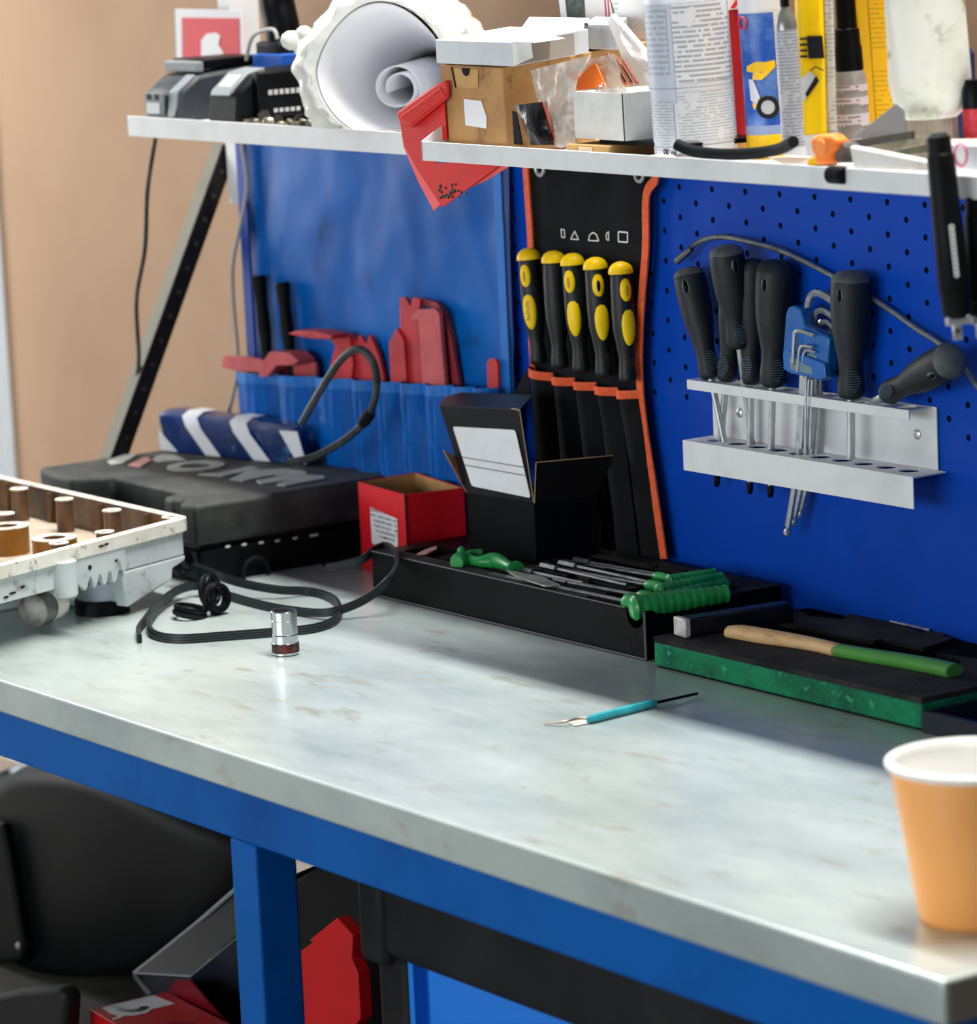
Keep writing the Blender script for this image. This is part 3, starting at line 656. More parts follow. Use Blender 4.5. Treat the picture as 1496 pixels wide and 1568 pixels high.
# ---- paper roll in plastic bag
rl = thing('paper_roll', (-.27, -.09, SZ), 'large white paper roll with its open end facing out', 'paper roll')
bag = None
cR = B(586, 108, -.115); axb = V((-.62, .78, .02)).normalized()     # away from the viewer
ex = HR.normalized(); ex = (ex-axb*ex.dot(axb)).normalized(); ez = V((0, 0, 1)); ez = (ez-axb*ez.dot(axb)).normalized()
def fpt(a, t):
    k = t/.16; r = .0590*(1-k)+.020*k; cx = .004*k; cz = -.020*k
    px = r*math.cos(a); pz = r*math.sin(a)*.97
    if pz > 0: px *= (1-.20*(pz/.06)*(1-k))
    return cR+ex*(px+cx)+ez*(pz+cz)+axb*t
G = []; N_ = 64
for t_ in (0, .02, .05, .09, .13, .16): G.append([fpt(2*math.pi*i/N_, t_) for i in range(N_+1)])
m_bp = mat('bright_paper', 'f4f5fa', .7)
b = MB(); vs = [p for r_ in G for p in r_]; b.add(vs, [(i*(N_+1)+j, i*(N_+1)+j+1, (i+1)*(N_+1)+j+1, (i+1)*(N_+1)+j) for i in range(5) for j in range(N_)])
o = b.build('rolled_sheet', m_bp, rl, ang=80); so = o.modifiers.new('s', 'SOLIDIFY'); so.thickness = .0008; so.offset = 1
G = []; n_ = 60
for i in range(n_+1):
    u = i/n_; a = -.6+u*math.pi*3.3; r_ = .0235*(1-u)+.0115*u
    G.append([cR+ex*(-.004+r_*math.cos(a))+ez*(-.020+r_*math.sin(a)*.95)+axb*(t_+.01*u) for t_ in (.045, .08, .12, .16)])
b = MB(); vs = [p for r_ in G for p in r_]; b.add(vs, [(i*4+j, i*4+j+1, (i+1)*4+j+1, (i+1)*4+j) for i in range(n_) for j in range(3)])
o = b.build('inner_coil', m_bp, rl, ang=80); so = o.modifiers.new('s', 'SOLIDIFY'); so.thickness = .0007
b = MB(); b.lathe(cR+ex*.004-ez*.020+axb*.159, axb, [(0, .0215), (.001, .0215)], 24); b.build('roll_end', m_bp, rl)
m_bag = mat('milky_plastic', 'dcdcd4', .3, col2='c0c1b6', scale=25, alpha=1, bump=1, bscale=45, coat=.3)
bg_ = MB(); G = []
NA = 72; rings = [(.012, .975), (-.002, 1.0), (-.002, 1.07), (.01, 1.17), (.03, 1.24), (.055, 1.25), (.08, 1.2), (.11, 1.08), (.135, .85), (.15, .5), (.158, .12)]
rr_ = []
for (t0_, k0_), (t1_, k1_) in zip(rings, rings[1:]):
    for q_ in range(3): rr_.append((t0_+(t1_-t0_)*q_/3, k0_+(k1_-k0_)*q_/3))
rr_.append(rings[-1]); NA = 120
for t, k in rr_:
    row = []
    for i in range(NA+1):
        a = 2*math.pi*(i % NA)/NA; r = .0612*k
        left = max(0, -math.cos(a)); wr_ = (.0016*math.sin(9*a+t*60+2*math.sin(3*a))+.0012*math.sin(23*a-t*90)+.006*nz((math.cos(a)*2.3, math.sin(a)*2.3, t*30)))*(1 if k > 1.03 else 0)
        r += wr_+(.0045*nz((math.cos(a)*5.5, math.sin(a)*5.5, t*75))-.0025*abs(nz((math.cos(a)*9, math.sin(a)*9, t*30))))*(k > 1.03)+.016*left*max(0, min(1, (k-1.0)/.15))
        px = r*math.cos(a); pz = r*math.sin(a)*.97
        if pz > 0: px *= (1-.22*(pz/.06)) if px < 0 else (1-.1*(pz/.06))
        p = cR+ex*px+ez*pz+axb*t
        p.z = max(p.z, SZ+.0015+.001*math.sin(5*a)) if p.y > -.138 else max(p.z, SZ+.004)
        row.append(p)
    G.append(row)
b = MB(); b.sheet(G, axb*.0004)
b.build('plastic_bag', m_bag, rl, ang=80, label='crinkled milky plastic bag around the roll')
b = MB(); c = B(447, 62, -.12)
b.ell(c, ex*.011, ez*.009, axb*.006, 10, 6); b.ell(c+ez*.006+ex*.012, ex*.008, ez*.007, axb*.005, 10, 6); b.ell(c-ez*.006+ex*.012, ex*.012, ez*.01, axb*.006, 10, 6); b.build('bag_ear', m_bag, rl)

# ---- red sheet hanging between the shelves
m_rs = mat('red_vinyl', 'cf1f1c', .5, col2='b5191a', scale=22, lo=.5, hi=.75); m_rs2 = mat('pale_red_vinyl', 'f0625f', .5, col2='e4504f', scale=30)
rs = thing('red_cloth', tuple(B(670, 315, -.19)), 'red folded vinyl cloth hanging down through the gap between the two shelves', 'cloth')
def sheetpoly(pts, y, t, name, m, cutb=None, dy=None):
    P = [B(a, c, y) for a, c in pts]
    if dy: 
        for p, q in zip(P, dy): p.y += q
    b = MB(); b.prism(P, (0, t, 0)); return b.build(name, m, rs, bevel=.0003)
m_rs3 = mat('red_vinyl_stained', 'c81a1a', .5, col2='8e1214', scale=14, lo=.5, hi=.8)
sheetpoly([(612, 186), (680, 150), (684, 214), (668, 216), (668, 250), (775, 246), (677, 318), (640, 262), (618, 222)], -.2, .0012, 'front_fold', m_rs)
sheetpoly([(614, 200), (628, 215), (650, 262), (682, 305), (664, 323), (640, 278), (618, 226)], -.1975, .001, 'pale_back_fold', m_rs2)
sheetpoly([(692, 300), (778, 246), (784, 252), (745, 276)], -.197, .001, 'pale_side_fold', m_rs2)
# stiff ribbed cuff
cp = [B(x, y, -.204) for x, y in ((606, 172), (668, 128), (684, 122), (684, 150), (628, 196), (612, 192))]
b = MB(); b.prism(cp, (0, .004, 0)); b.build('cuff', m_rs, rs, bevel=.002)
b = MB()
for i in range(6):
    f = i/6; a, c = B(614+2.5*i, 180+2.2*i-1, -.2043), B(674+1.5*i, 136+2.2*i-1, -.2043); b.tube([a, c], .0005, 5)
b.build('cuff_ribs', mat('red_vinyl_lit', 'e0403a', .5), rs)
b = MB()
for i in range(24):
    c = B(680+random.uniform(-12, 14)+random.choice((0, 0, 8, 20)), 303-random.uniform(0, 22), -.2003); 
    if c.z > .05: continue
    b.ell(c, V((.0012+.0012*random.random(), 0, 0)), V((0, 0, .001+.001*random.random())), V((0, .0002, 0)), 8, 4)
b.build('oil_stains', mat('black_oil', '1a0505', .5), rs)

# ================================================================== ON THE LONG SHELF
def hexbox(px_bot, py_bot, px_top, y_list): pass
# brown cardboard box (crushed, rising to the back)
cb = thing('cardboard_box', (.03, -.13, SZ), 'worn brown cardboard box with a flap slot and torn white label, beside the red cloth', 'box')
A_ = B(682, 212, -.197); C_ = B(776, 218, -.203); A_.z = C_.z = SZ
zt1 = B(678, 99, -.197).z; zt2 = B(773, 104, -.203).z
bk = .135
D_ = V((C_.x+.010, C_.y+bk, SZ)); E_ = V((A_.x+.01, A_.y+bk, SZ))
top = [V((A_.x-.003, A_.y, zt1)), V((C_.x-.001, C_.y, zt2)), V((D_.x, D_.y, zt2+.012)), V((E_.x, E_.y, zt1+.012))]
b = MB(); b.hexa([A_, C_, D_, E_], top); b.build('carton', m_card, cb, bevel=.0012)
def onface(f, u, v, P00, P10, P01, P11): return P00.lerp(P10, u).lerp(P01.lerp(P11, u), v)
ff = lambda u, v, o=.0006: A_.lerp(C_, u).lerp(top[0].lerp(top[1], u), v)+V((0, -o, 0))
b = MB(); b.prism([ff(.36, .30), ff(.70, .28), ff(.71, .42), ff(.64, .60), ff(.36, .61)], (0, .0004, 0)); b.build('torn_label', m_paper, cb)
b = MB(); b.prism([ff(.20, .97), ff(.62, .97), ff(.60, .74), ff(.24, .74)], (0, .0004, 0)); b.build('tuck_flap', mat('lighter_cardboard', 'c4995f', .8, col2='a97e4e', scale=30), cb, bevel=.0004)
b = MB(); b.prism([ff(.36, .975, .0012), ff(.50, .975, .0012), ff(.47, .90, .0012), ff(.43, .88, .0012), ff(.39, .90, .0012)], (0, .0004, 0)); b.build('thumb_hole', mat('hole_black', '050505', .9), cb)
b = MB(); b.prism([ff(.19, .98, .001), ff(.22, .98, .001), ff(.26, .74, .001), ff(.235, .74, .001)], (0, .0003, 0)); b.build('flap_gap', mat('dark_gap', '2a1a10', .9), cb)
# white flat boxes on top of it
m_wbox = mat('white_carton', 'cfd4d8', .55, col2='c2c8cd', scale=16)
m_wtop = mat('white_carton_worn', 'e3e3e0', .55, col2='cfcec8', scale=40)
def slab(name, pts_b, h, lab, m, z, dy, cat='box', tilt=0, extra=None, yl=None):
    t = thing(name, (pts_b[0].x, pts_b[0].y, z), lab, cat)
    P = [V((p.x, p.y, z)) for p in pts_b]; Q = [V((p.x, p.y, z+h)) for p in pts_b]
    if tilt:
        for p in P[2:]+Q[2:]: p.z += tilt
    b = MB(); b.hexa(P, Q); b.build('carton', m, t, bevel=.0008); return t, P, Q
a = V(top[0])+V((.001, -.004, 0)); c = V(top[1])+V((.020, -.004, 0))
zz = max(zt1, zt2)+.0012
t1, P, Q = slab('flat_white_box', [a, V((c.x, c.y, 0)), V((c.x+.012, c.y+.065, 0)), V((a.x+.012, a.y+.065, 0))], .0190, 'flat white box with a bluish front lying on the cardboard box', m_wbox, zz, 0, tilt=.0065)
e = lambda u, v, o: P[1].lerp(P[2], u).lerp(Q[1].lerp(Q[2], u), v)+V((o, 0, 0))
b = MB(); b.prism([e(0, .02, 0), e(0, 1, 0), e(.12, 1, .012), e(.14, .3, .012)], (0, .0004, 0)); b.prism([e(.02, 1, 0), e(.5, 1, 0), e(.45, .9, .024), e(.1, .92, .02)], (0, 0, .0004)); b.build('open_end_flap', m_wtop, t1)
b = MB(); b.prism([e(.08, .05, .0005), e(.08, .92, .0005), e(.8, .92, .0005), e(.8, .05, .0005)], (.0002, 0, 0)); b.build('open_end', mat('box_inside', 'a39e95', .8), t1)
zb2 = zz+.013
p0 = B(805, 85, -.15); 
t2, P, Q = slab('flat_white_box', [B(800, 80, -.135), B(893, 80, -.135), B(905, 78, -.075), B(812, 78, -.075)], .020, 'shorter white box with a torn corner behind the bluish flat box', m_wtop, zz+.005, 0, tilt=.004)
t3, P, Q = slab('flat_white_box', [B(895, 77, -.12), B(945, 77, -.12), B(962, 75, -.07), B(912, 75, -.07)], .020, 'small pale box with dark end print, right of the torn white box', m_wbox, zz+.0075, 0, tilt=.002)
b = MB()
for i in range(5): b.bb(P[0].x+.002, P[0].x+.006, P[0].y-.0006, P[0].y-.0001, P[0].z+.003+.0038*i, P[0].z+.0055+.0038*i)
b.build('end_print', m_bprint, t3)
# black sachet, clear bag
sh = [B(x, y, -.208) for x, y in ((789, 161), (808, 165), (830, 156), (848, 222), (812, 222), (806, 196))]
b = MB(); G = []
for j in range(9):
    v = j/8; L_ = B(789+24*v, 161+61*v, -.2085); R_ = B(829+19*v, 156+66*v, -.2085); row = []
    for i in range(9):
        u = i/8; p = L_.lerp(R_, u); p.y += -.004*math.sin(math.pi*u)*math.sin(math.pi*v)+.001*nz((u*5, v*5, 1)); row.append(p)
    G.append(row)
b.sheet(G, (0, .0008, 0)); b.build('foil_sachet', mat('black_foil', '08090b', .22, .2, bump=.5, bscale=90), label='shiny black foil sachet leaning against the cardboard box', cat='sachet')
b = MB(); P0 = [B(x, y, -.205) for x, y in ((784, 170), (790, 172), (800, 222), (787, 221))]; b.prism(P0, (0, .001, 0)); b.build('black_tape_patch', m_blk2, label='narrow torn black tape strip between the cardboard box and the foil sachet', cat='tape')
b = MB(); P0 = [B(x, y, -.2055) for x, y in ((824, 158), (830, 157), (848, 214), (843, 216))]; b.prism(P0, (0, .001, 0)); b.build('red_card_slip', m_rprint, label='thin red card slip peeking out behind the foil sachet', cat='card')
def clear(name, col, alpha=.45):
    m = mat(name, col, .18, bump=.8, bscale=70, coat=.3, col2='f4f4f2', scale=55, lo=.5, hi=.62, alpha=alpha); return m
m_clr = clear('clear_film', 'cfc9bf', .42)
bgd = thing('clear_bag', tuple(B(862, 222, -.195)), 'crinkled clear plastic bag of small parts slumped before the cardboard box', 'bag')
G = []
LP = [(811, 108), (822, 150), (838, 190), (850, 224)]; RP = [(905, 84), (880, 130), (878, 190), (884, 226)]
for j in range(15):
    v = j/14*3; k = min(int(v), 2); f = v-k; row = []
    l = (LP[k][0]+(LP[k+1][0]-LP[k][0])*f, LP[k][1]+(LP[k+1][1]-LP[k][1])*f); r = (RP[k][0]+(RP[k+1][0]-RP[k][0])*f, RP[k][1]+(RP[k+1][1]-RP[k][1])*f)
    for i in range(15):
        u = i/14; p = B(l[0]+(r[0]-l[0])*u, l[1]+(r[1]-l[1])*u, -.200); p.y += -.006*math.sin(math.pi*u)*(j/14)+.003*nz((u*6, j*.5, 3)); p.z = max(p.z, SZ+.001); row.append(p)
    G.append(row)
b = MB(); b.sheet(G, (0, .0005, 0)); b.build('film', m_clr, bgd)
for i in range(26):
    c = B(845+random.uniform(0, 28), 165+random.uniform(0, 50), -.196); r = .003
    b = MB() if i == 0 else b
    b.lathe(c, (random.uniform(-1, 1), .2, random.uniform(-1, 1)), [(0, .0012), (.006, .0012), (.006, .0022), (.0075, .0022)], 6)
b.build('small_parts', mat('small_part_metal', '77736c', .4, .6, col2='b04a50', scale=180), bgd, kind='stuff')
# kraft box under, white tray box above it
kb, P, Q = slab('flat_kraft_box', [B(868, 227, -.208), B(932, 231, -.208), B(1035, 222, -.125), B(970, 218, -.125)], .0115, 'flat kraft carton lying on the shelf under the white tray box', m_kraft, SZ, 0)
b = MB()
for u0, u1 in ((.30, .62),):
    b.prism([P[0].lerp(P[1], u0)+V((0, -.0006, .002)), P[0].lerp(P[1], u1)+V((0, -.0006, .002)), Q[0].lerp(Q[1], u1)+V((0, -.0006, -.0015)), Q[0].lerp(Q[1], u0)+V((0, -.0006, -.0015))], (0, .0004, 0))
b.build('tuck_tab', mat('pale_kraft', 'dfc9a6', .8), kb)
zz2 = SZ+.0115
b = MB(); b.prism([V((B(925, 210, -.19).x, -.195, zz2)), V((B(1060, 210, -.19).x, -.195, zz2)), V((B(1060, 210, -.19).x, -.12, zz2)), V((B(925, 210, -.19).x, -.12, zz2))], (0, 0, .0035)); b.build('flat_pouch', m_blk2, bevel=.0008, label='flat black pouch pinched between the kraft carton and the white tray box', cat='pouch')
zz3 = zz2+.0036
a0, a1 = B(880, 200, -.2), B(958, 205, -.2)
wbx = thing('white_tray_box', (a0.x, -.17, zz3), 'open white carton holding a bag with an orange tag', 'box')
hh = B(877, 140, -.2).z-zz3; fx = [V((a0.x, -.2, zz3)), V((a1.x, -.2, zz3)), V((a1.x+.012, -.115, zz3)), V((a0.x+.012, -.115, zz3))]
tk = .0012
def openbox(root, P, h, m, mi, tk=.0012, tops=None):
    n = 4; c = sum(P, V())/4
    for i in range(4):
        p, q = P[i], P[(i+1) % 4]; d = (q-p).normalized(); nn = V((d.y, -d.x, 0)); 
        if nn.dot(c-p) > 0: nn = -nn
        hi = [h, h]
        if tops: hi = [tops[i], tops[(i+1) % 4]]
        b = MB(); b.prism([p, q, q+V((0, 0, hi[1])), p+V((0, 0, hi[0]))], -nn*tk); b.build('side', m, root)
        b = MB(); b.prism([p-nn*(tk+.0002)+d*tk, q-nn*(tk+.0002)-d*tk, q-nn*(tk+.0002)-d*tk+V((0, 0, hi[1]-.0006)), p-nn*(tk+.0002)+d*tk+V((0, 0, hi[0]-.0006))], -nn*.0004); b.build('lining', mi, root)
    b = MB(); b.prism([p+(c-p)*.02 for p in P], (0, 0, tk)); b.build('bottom', mi, root)
openbox(wbx, fx, hh, m_wtop, m_wtop)
b = MB(); b.tube([fx[1]+V((-.001, -.0004, 0)), fx[1]+V((-.002, -.0004, hh))], .0005, 5); b.build('corner_seam', mat('dark_gap', '2a1a10', .9), wbx)
b = MB(); b.prism([fx[1]+V((.001, .004, hh)), fx[2]+V((0, 0, hh+.003)), fx[2]+V((.004, 0, hh+.003)), fx[1]+V((.004, .004, hh))], (0, 0, .0005)); b.build('folded_rim', m_wtop, wbx)
# bag with orange tag
ob = thing('clear_bag', (a0.x+.03, -.16, zz3+.002), 'clear bag with a bright orange tag sticking out of the white tray box', 'bag')
G = []
for j in range(12):
    v = j/11; row = []
    for i in range(12):
        u = i/11; px = 862+(940-862)*u+30*v*(u-.2); py = (100-18*u)+(62+20*u)*v
        p = B(px, py, -.175); p.y += .004*nz((u*5, v*5, 9)); p.z = max(p.z, zz3+.003); row.append(p)
    G.append(row)
b = MB(); b.sheet(G, (0, .0005, 0)); b.build('film', m_clr, ob)
b = MB(); b.prism([B(x, y, -.180) for x, y in ((869, 113), (884, 107), (888, 118), (903, 100), (912, 98), (927, 132), (885, 138))], (0, .001, 0)); b.build('orange_tag', mat('bright_orange', 'ff7a1f', .5, col2='ffffff', scale=90, lo=.62, hi=.64), ob)
b = MB()
for i in range(3): b.tube([B(930+12*i, 82+5*i, -.165), B(958+9*i, 128, -.168)], .0016, 6)
b.build('brown_sticks', mat('brown_plastic_stick', '7a5a4c', .4, col2='a2202c', scale=60), ob)
# background literature and hanger
lf = thing('leaflet', tuple(B(905, 70, -.05)), 'white leaflet with a dark photo and blue strip standing at the back of the shelf', 'leaflet')
b = MB(); b.prism([B(x, y, -.05) for x, y in ((852, -30), (925, -30), (945, 60), (863, 62))], (0, .001, 0)); b.build('sheet', m_paper, lf)
b = MB(); b.prism([B(x, y, -.0504) for x, y in ((863, -20), (893, -20), (896, 28), (868, 26))], (0, .0003, 0)); b.build('dark_photo', mat('photo_dark', '3c4644', .4, col2='6f7c78', scale=60), lf)
b = MB(); b.prism([B(x, y, -.0504) for x, y in ((868, 31), (897, 33), (898, 39), (870, 38))], (0, .0003, 0)); b.build('blue_strip', mat('print_blue', '2f7fc4', .4), lf)
b = MB(); 
for k in range(2): b.prism([B(x, y, -.0504) for x, y in ((924+5*k, -20), (926+5*k, -20), (929+5*k, 34), (927+5*k, 34))], (0, .0003, 0))
b.build('pink_lines', mat('print_pink', 'c85a78', .5), lf)
b = MB(); b.prism([B(x, y, -.065) for x, y in ((925, -30), (1010, -30), (1012, 92), (975, 100), (948, 40))], (0, .02, 0)); b.build('instruction_booklet', printed('booklet_print', 'd9dad8', 'bcbdbe', .004), bevel=.0005, label='pale printed booklet behind the big white bottle', cat='booklet')
G = []
for j in range(14):
    v = j/13; row = []
    for i in range(9):
        u = i/8; px = 935+68*v+ (8+32*v)*(u-.5)*1.6; py = 30+105*v-10*u
        p = B(px, py, -.13-.004*math.sin(math.pi*u)); p.y += .003*nz((u*4, v*7, 5)); row.append(p)
    G.append(row)
b = MB(); b.sheet(G, (0, .0006, 0)); b.build('plastic_wrap', mat('white_film', 'ecebe9', .35, bump=.6, bscale=60), label='white plastic wrap sagging from the boxes down to the white tray box', cat='plastic wrap')

# ---- cans and bottles
LEAN = []
def can(name, px, y, rpx, pytop, lab, cat, m, prof=None, n=32, base=SZ, org_py=215, tilt=0):
    p = B(px, org_py, y); r = rpx/PXM(p); zt_ = B(px, pytop, y).z
    t = thing(name, (p.x, y, base), lab, cat)
    h = zt_-base
    LEAN.append(t); return t, V((p.x, y, base)), r, h
def patch(t, c, r, az0, az1, z0, z1, m, name, off=.0003, slope=0):
    """label wrapped round a cylinder; azimuth in degrees from the viewing side, + to the right"""
    b = MB(); G = []; n = max(3, int(abs(az1-az0)/7))
    for z in (z0, z1):
        row = []
        for i in range(n+1):
            a = math.radians(az0+(az1-az0)*i/n); d = V((.82, -.57, 0)).normalized()*math.cos(a)+V((.57, .82, 0)).normalized()*math.sin(a); row.append(V(c)+d*(r+off)+V((0, 0, z)))
        G.append(row)
    vs = [p for r_ in G for p in r_]; k = n+1
    b.add(vs, [(i, i+1, k+i+1, k+i) for i in range(n)]); o = b.build(name, m, t, ang=80); return o
def decal(t, c, r, pts, m, name, off=.0007):
    b = MB(); b.add([V(c)+(dv*math.cos(math.radians(a))+ev*math.sin(math.radians(a)))*(r+off)+V((0, 0, z)) for a, z in pts], [tuple(range(len(pts)))]); return b.build(name, m, t, smooth=False)
dv = V((.82, -.57, 0)).normalized(); ev = V((.57, .82, 0)).normalized()
# big white bottle
t, c, r, h = can('spray_bottle', 1066, -.165, 64, -40, 'large white bottle covered in grey small print, biggest on the long shelf', 'bottle', m_white)
b = MB(); b.lathe(c, (0, 0, 1), [(0, r*.97), (.002, r), (h, r), (h+.02, r*.8)], 40); b.build('bottle_body', mat('white_gloss_plastic', 'e6e8ee', .35), t)
patch(t, c, r, -85, -25, .045, .118, mat('pale_blue_panel', 'c3cad6', .4), 'side_panel')
patch(t, c, r, -80, -32, .066, .116, printed('bottle_print_a', 'c3cad6', 'a9b0bb', .0042, gap=.36), 'small_print', .0006)
patch(t, c, r, -24, 70, .060, .118, printed('bottle_print_b', 'e3e5ea', 'a9adb5', .0036, gap=.32), 'small_print', .0006)
patch(t, c, r, -24, 72, .016, .052, printed('bottle_print_c', 'dadce1', 'b4b8be', .0022, gap=.40), 'small_print', .0006)
patch(t, c, r, -80, -30, .010, .046, printed('bottle_print_d', 'cfd3da', 'b0b4bb', .0022, gap=.42), 'small_print', .0006)
patch(t, c, r, -90, 90, .0125, .0132, mat('grey_line', '9a9ca0', .5), 'label_edge', .0007)
patch(t, c, r, -90, 90, .0555, .0561, mat('grey_line', '9a9ca0', .5), 'label_edge', .0007)
patch(t, c, r, -60, 60, .127, .140, m_rprint, 'red_band', .0006)
# red cartridge
t, c, r, h = can('red_can', 1126, -.10, 36, -40, 'dark red can with a white top and large red letter behind the big white bottle', 'can', m_red)
b = MB(); b.lathe(c, (0, 0, 1), [(0, r), (.006, r), (h, r)], 32); b.build('can_body', mat('dark_red_enamel', 'a00d18', .35, col2='8d0b15', scale=20), t)
patch(t, c, r, -90, 90, B(1140, 18, -.13).z-SZ, h-.001, mat('white_enamel', 'e4dcd6', .4), 'white_top_band')
patch(t, c, r, -90, 90, 0, .012, mat('ochre_band', 'b8873a', .5), 'ochre_base_band')
text('X', .030, c+V((.82, -.57, 0)).normalized()*(r+.0008)+V((.57, .82, 0)).normalized()*(.002)+V((0, 0, B(1130, 14, -.12).z-SZ)), (.57, .82, 0), (0, 0, 1), m_rprint, 'printed_letter', t)
# blue-yellow can with wheel picture
t, c, r, h = can('care_product_can', 1183, -.125, 38, 14, 'blue and yellow can with a white lid and a wheel picture', 'can', m_white)
b = MB(); b.lathe(c, (0, 0, 1), [(0, r), (h, r)], 32); b.build('can_body', mat('white_gloss_plastic', 'e6e8ee', .35), t)
zz_ = lambda py: B(1180, py, -.13).z-SZ
patch(t, c, r, -90, 18, zz_(190), zz_(18), mat('sky_blue_print', '2257b8', .35, col2='7fa4dc', scale=30), 'picture')
patch(t, c, r, -90, 30, zz_(204), zz_(190), mat('pale_violet_print', '8fa0cc', .35), 'picture_ground', .0004)
patch(t, c, r, -90, 22, 0, zz_(204), mat('yellow_print', 'f5c518', .35), 'yellow_base', .0004)
decal(t, c, r, [(-52, zz_(98)), (-30, zz_(92)), (-5, zz_(93)), (14, zz_(91)), (14, zz_(101)), (0, zz_(110)), (-18, zz_(120)), (-40, zz_(119)), (-36, zz_(108)), (-55, zz_(106))], mat('yellow_print', 'f5c518', .35), 'printed_cloth', .0012)
decal(t, c, r, [(-50, zz_(118)), (-38, zz_(119)), (-24, zz_(146)), (-34, zz_(158)), (-48, zz_(150))], mat('pale_car_print', 'd8dcea', .35), 'printed_body', .0012)
decal(t, c, r, [(-44, zz_(156)), (-24, zz_(146)), (-22, zz_(152)), (-40, zz_(165))], mat('yellow_print', 'f5c518', .35), 'printed_trim', .0014)
patch(t, c, r, 18, 88, zz_(230), zz_(22), printed('can_print', 'dfe1e6', 'a3a8b0', .0024, gap=.4), 'small_print', .0004)
dv = V((.82, -.57, 0)).normalized(); ev = V((.57, .82, 0)).normalized()
def onc(c, r, az, z, off=.0012):
    a = math.radians(az); return c+(dv*math.cos(a)+ev*math.sin(a))*(r+off)+V((0, 0, z))
wc = onc(c, r, -8, zz_(162)); nn = (wc-c); nn.z = 0; nn.normalize()
b = MB(); b.ring(wc, nn, .0085, .0052, .0004, 24); b.build('printed_tyre', m_bprint, t)
b = MB(); b.lathe(wc, nn, [(0, .0053), (.0002, .0053)], 20); b.build('printed_rim', mat('print_grey', 'b9bdc4', .5), t)
b = MB(); b.torus(onc(c, r, -58, zz_(32)), V(onc(c, r, -58, 0)-c).normalized(), .0042, .0011, 18, 6); b.build('printed_emblem', mat('emblem_pink', 'c0506a', .5), t)
b = MB(); b.lathe(c+V((0, 0, h)), (0, 0, 1), [(0, r*1.01), (.05, r*1.01)], 32); b.build('lid', mat('white_gloss_plastic', 'e6e8ee', .35), t)
# small silver spray bottle
t, c, r, h = can('small_spray_can', 1217, -.185, 17, 40, 'slim grey-labelled spray can with dark nozzle', 'can', m_white)
b = MB(); b.lathe(c, (0, 0, 1), [(0, r*.95), (.002, r), (h*.98, r)], 24); b.build('can_body', printed('slim_print', 'b9bdc3', '8b8f96', .0024, gap=.36), t)
b = MB(); b.lathe(c+V((0, 0, h*.98)), (0, 0, 1), [(0, r), (.004, r*.98), (.010, r*.8), (.015, r*.4), (.018, r*.35)], 24); b.build('shoulder', mat('grey_metal_lacquer', '8a8c86', .3, .6), t)
b = MB(); b.lathe(c+V((0, 0, h*.98+.016)), (0, 0, 1), [(0, r*.42), (.03, r*.42)], 14); b.build('nozzle', m_blk2, t)
patch(t, c, r, -70, 80, 0, zz_(232)+.012, mat('slim_white', 'd7d9dc', .4), 'white_base', .0006)
# yellow flat bottle with picture
yb0 = B(1250, 215, -.165); t = thing('yellow_bottle', (yb0.x, -.165, SZ), 'yellow flat bottle with a black band and a small pouring cup picture', 'bottle')
L0, R0 = B(1228, 215, -.17), B(1268, 215, -.17); zt_ = B(1250, -30, -.17).z
dl = (ev*((1268-1228)/PXM(L0)))
base = [V((L0.x, L0.y, SZ)), V((L0.x, L0.y, SZ))+dl, V((L0.x, L0.y, SZ))+dl-dv*.03, V((L0.x, L0.y, SZ))-dv*.03]
b = MB(); b.prism(base, (0, 0, zt_-SZ)); b.build('bottle_body', m_yel, t, bevel=.004, seg=3)
def yq(px, py): 
    p = base[0]+dl*((px-1228)/40)+dv*.0004; p.z = B(px, py, -.17).z; return p
b = MB(); b.prism([yq(1240, 56), yq(1264, 57), yq(1266, 92), yq(1242, 91)], dv*.0005); b.build('black_band', m_bprint, t)
b = MB()
for i in range(4): b.prism([yq(1229, 58+9*i), yq(1240, 58.5+9*i), yq(1240, 62+9*i), yq(1229, 61.5+9*i)], dv*.0005)
b.build('black_stripes', m_bprint, t)
b = MB(); b.prism([yq(1228, 122), yq(1243, 110), yq(1253, 120), yq(1240, 140), yq(1232, 158), yq(1228, 150)], dv*.0005); b.build('printed_cup', mat('print_silver', 'c5c9cf', .4), t)
b = MB(); b.prism([yq(1252, 118), yq(1257, 126), yq(1238, 150), yq(1235, 144)], dv*.0007); b.tube([yq(1244, 110)+dv*.0006, yq(1252, 104)+dv*.0006, yq(1264, 111)+dv*.0006], .0005, 5); b.build('printed_shadow', m_bprint, t)
b = MB(); b.prism([yq(1228, 208), yq(1268, 208), yq(1268, 240), yq(1228, 240)], dv*.0006); b.build('white_base_band', mat('slim_white', 'd7d9dc', .4), t)
b = MB(); b.box(base[1]+V((0, 0, (zt_-SZ)/2))+ev*.0035-dv*.012, (.02, .007, zt_-SZ), Matrix((dv, ev, V((0, 0, 1)))).transposed()); b.build('printed_side', printed('side_print', 'c9c4b6', 'a8a398', .003, gap=.45), t, bevel=.002)
# grey can behind it
t, c, r, h = can('grey_aerosol', 1268, -.06, 22, 24, 'grey aerosol can with a domed top and blue stripe behind the yellow bottle', 'can', m_white)
b = MB(); b.lathe(c, (0, 0, 1), [(0, r), (h*.85, r), (h*.93, r*.9), (h, r*.6), (h*1.04, r*.3)], 24); b.build('can_body', mat('grey_metal_lacquer', '8a8c86', .3, .6), t)
patch(t, c, r, -90, 90, zz_(92), zz_(82), mat('print_blue', '2f7fc4', .4), 'blue_band')
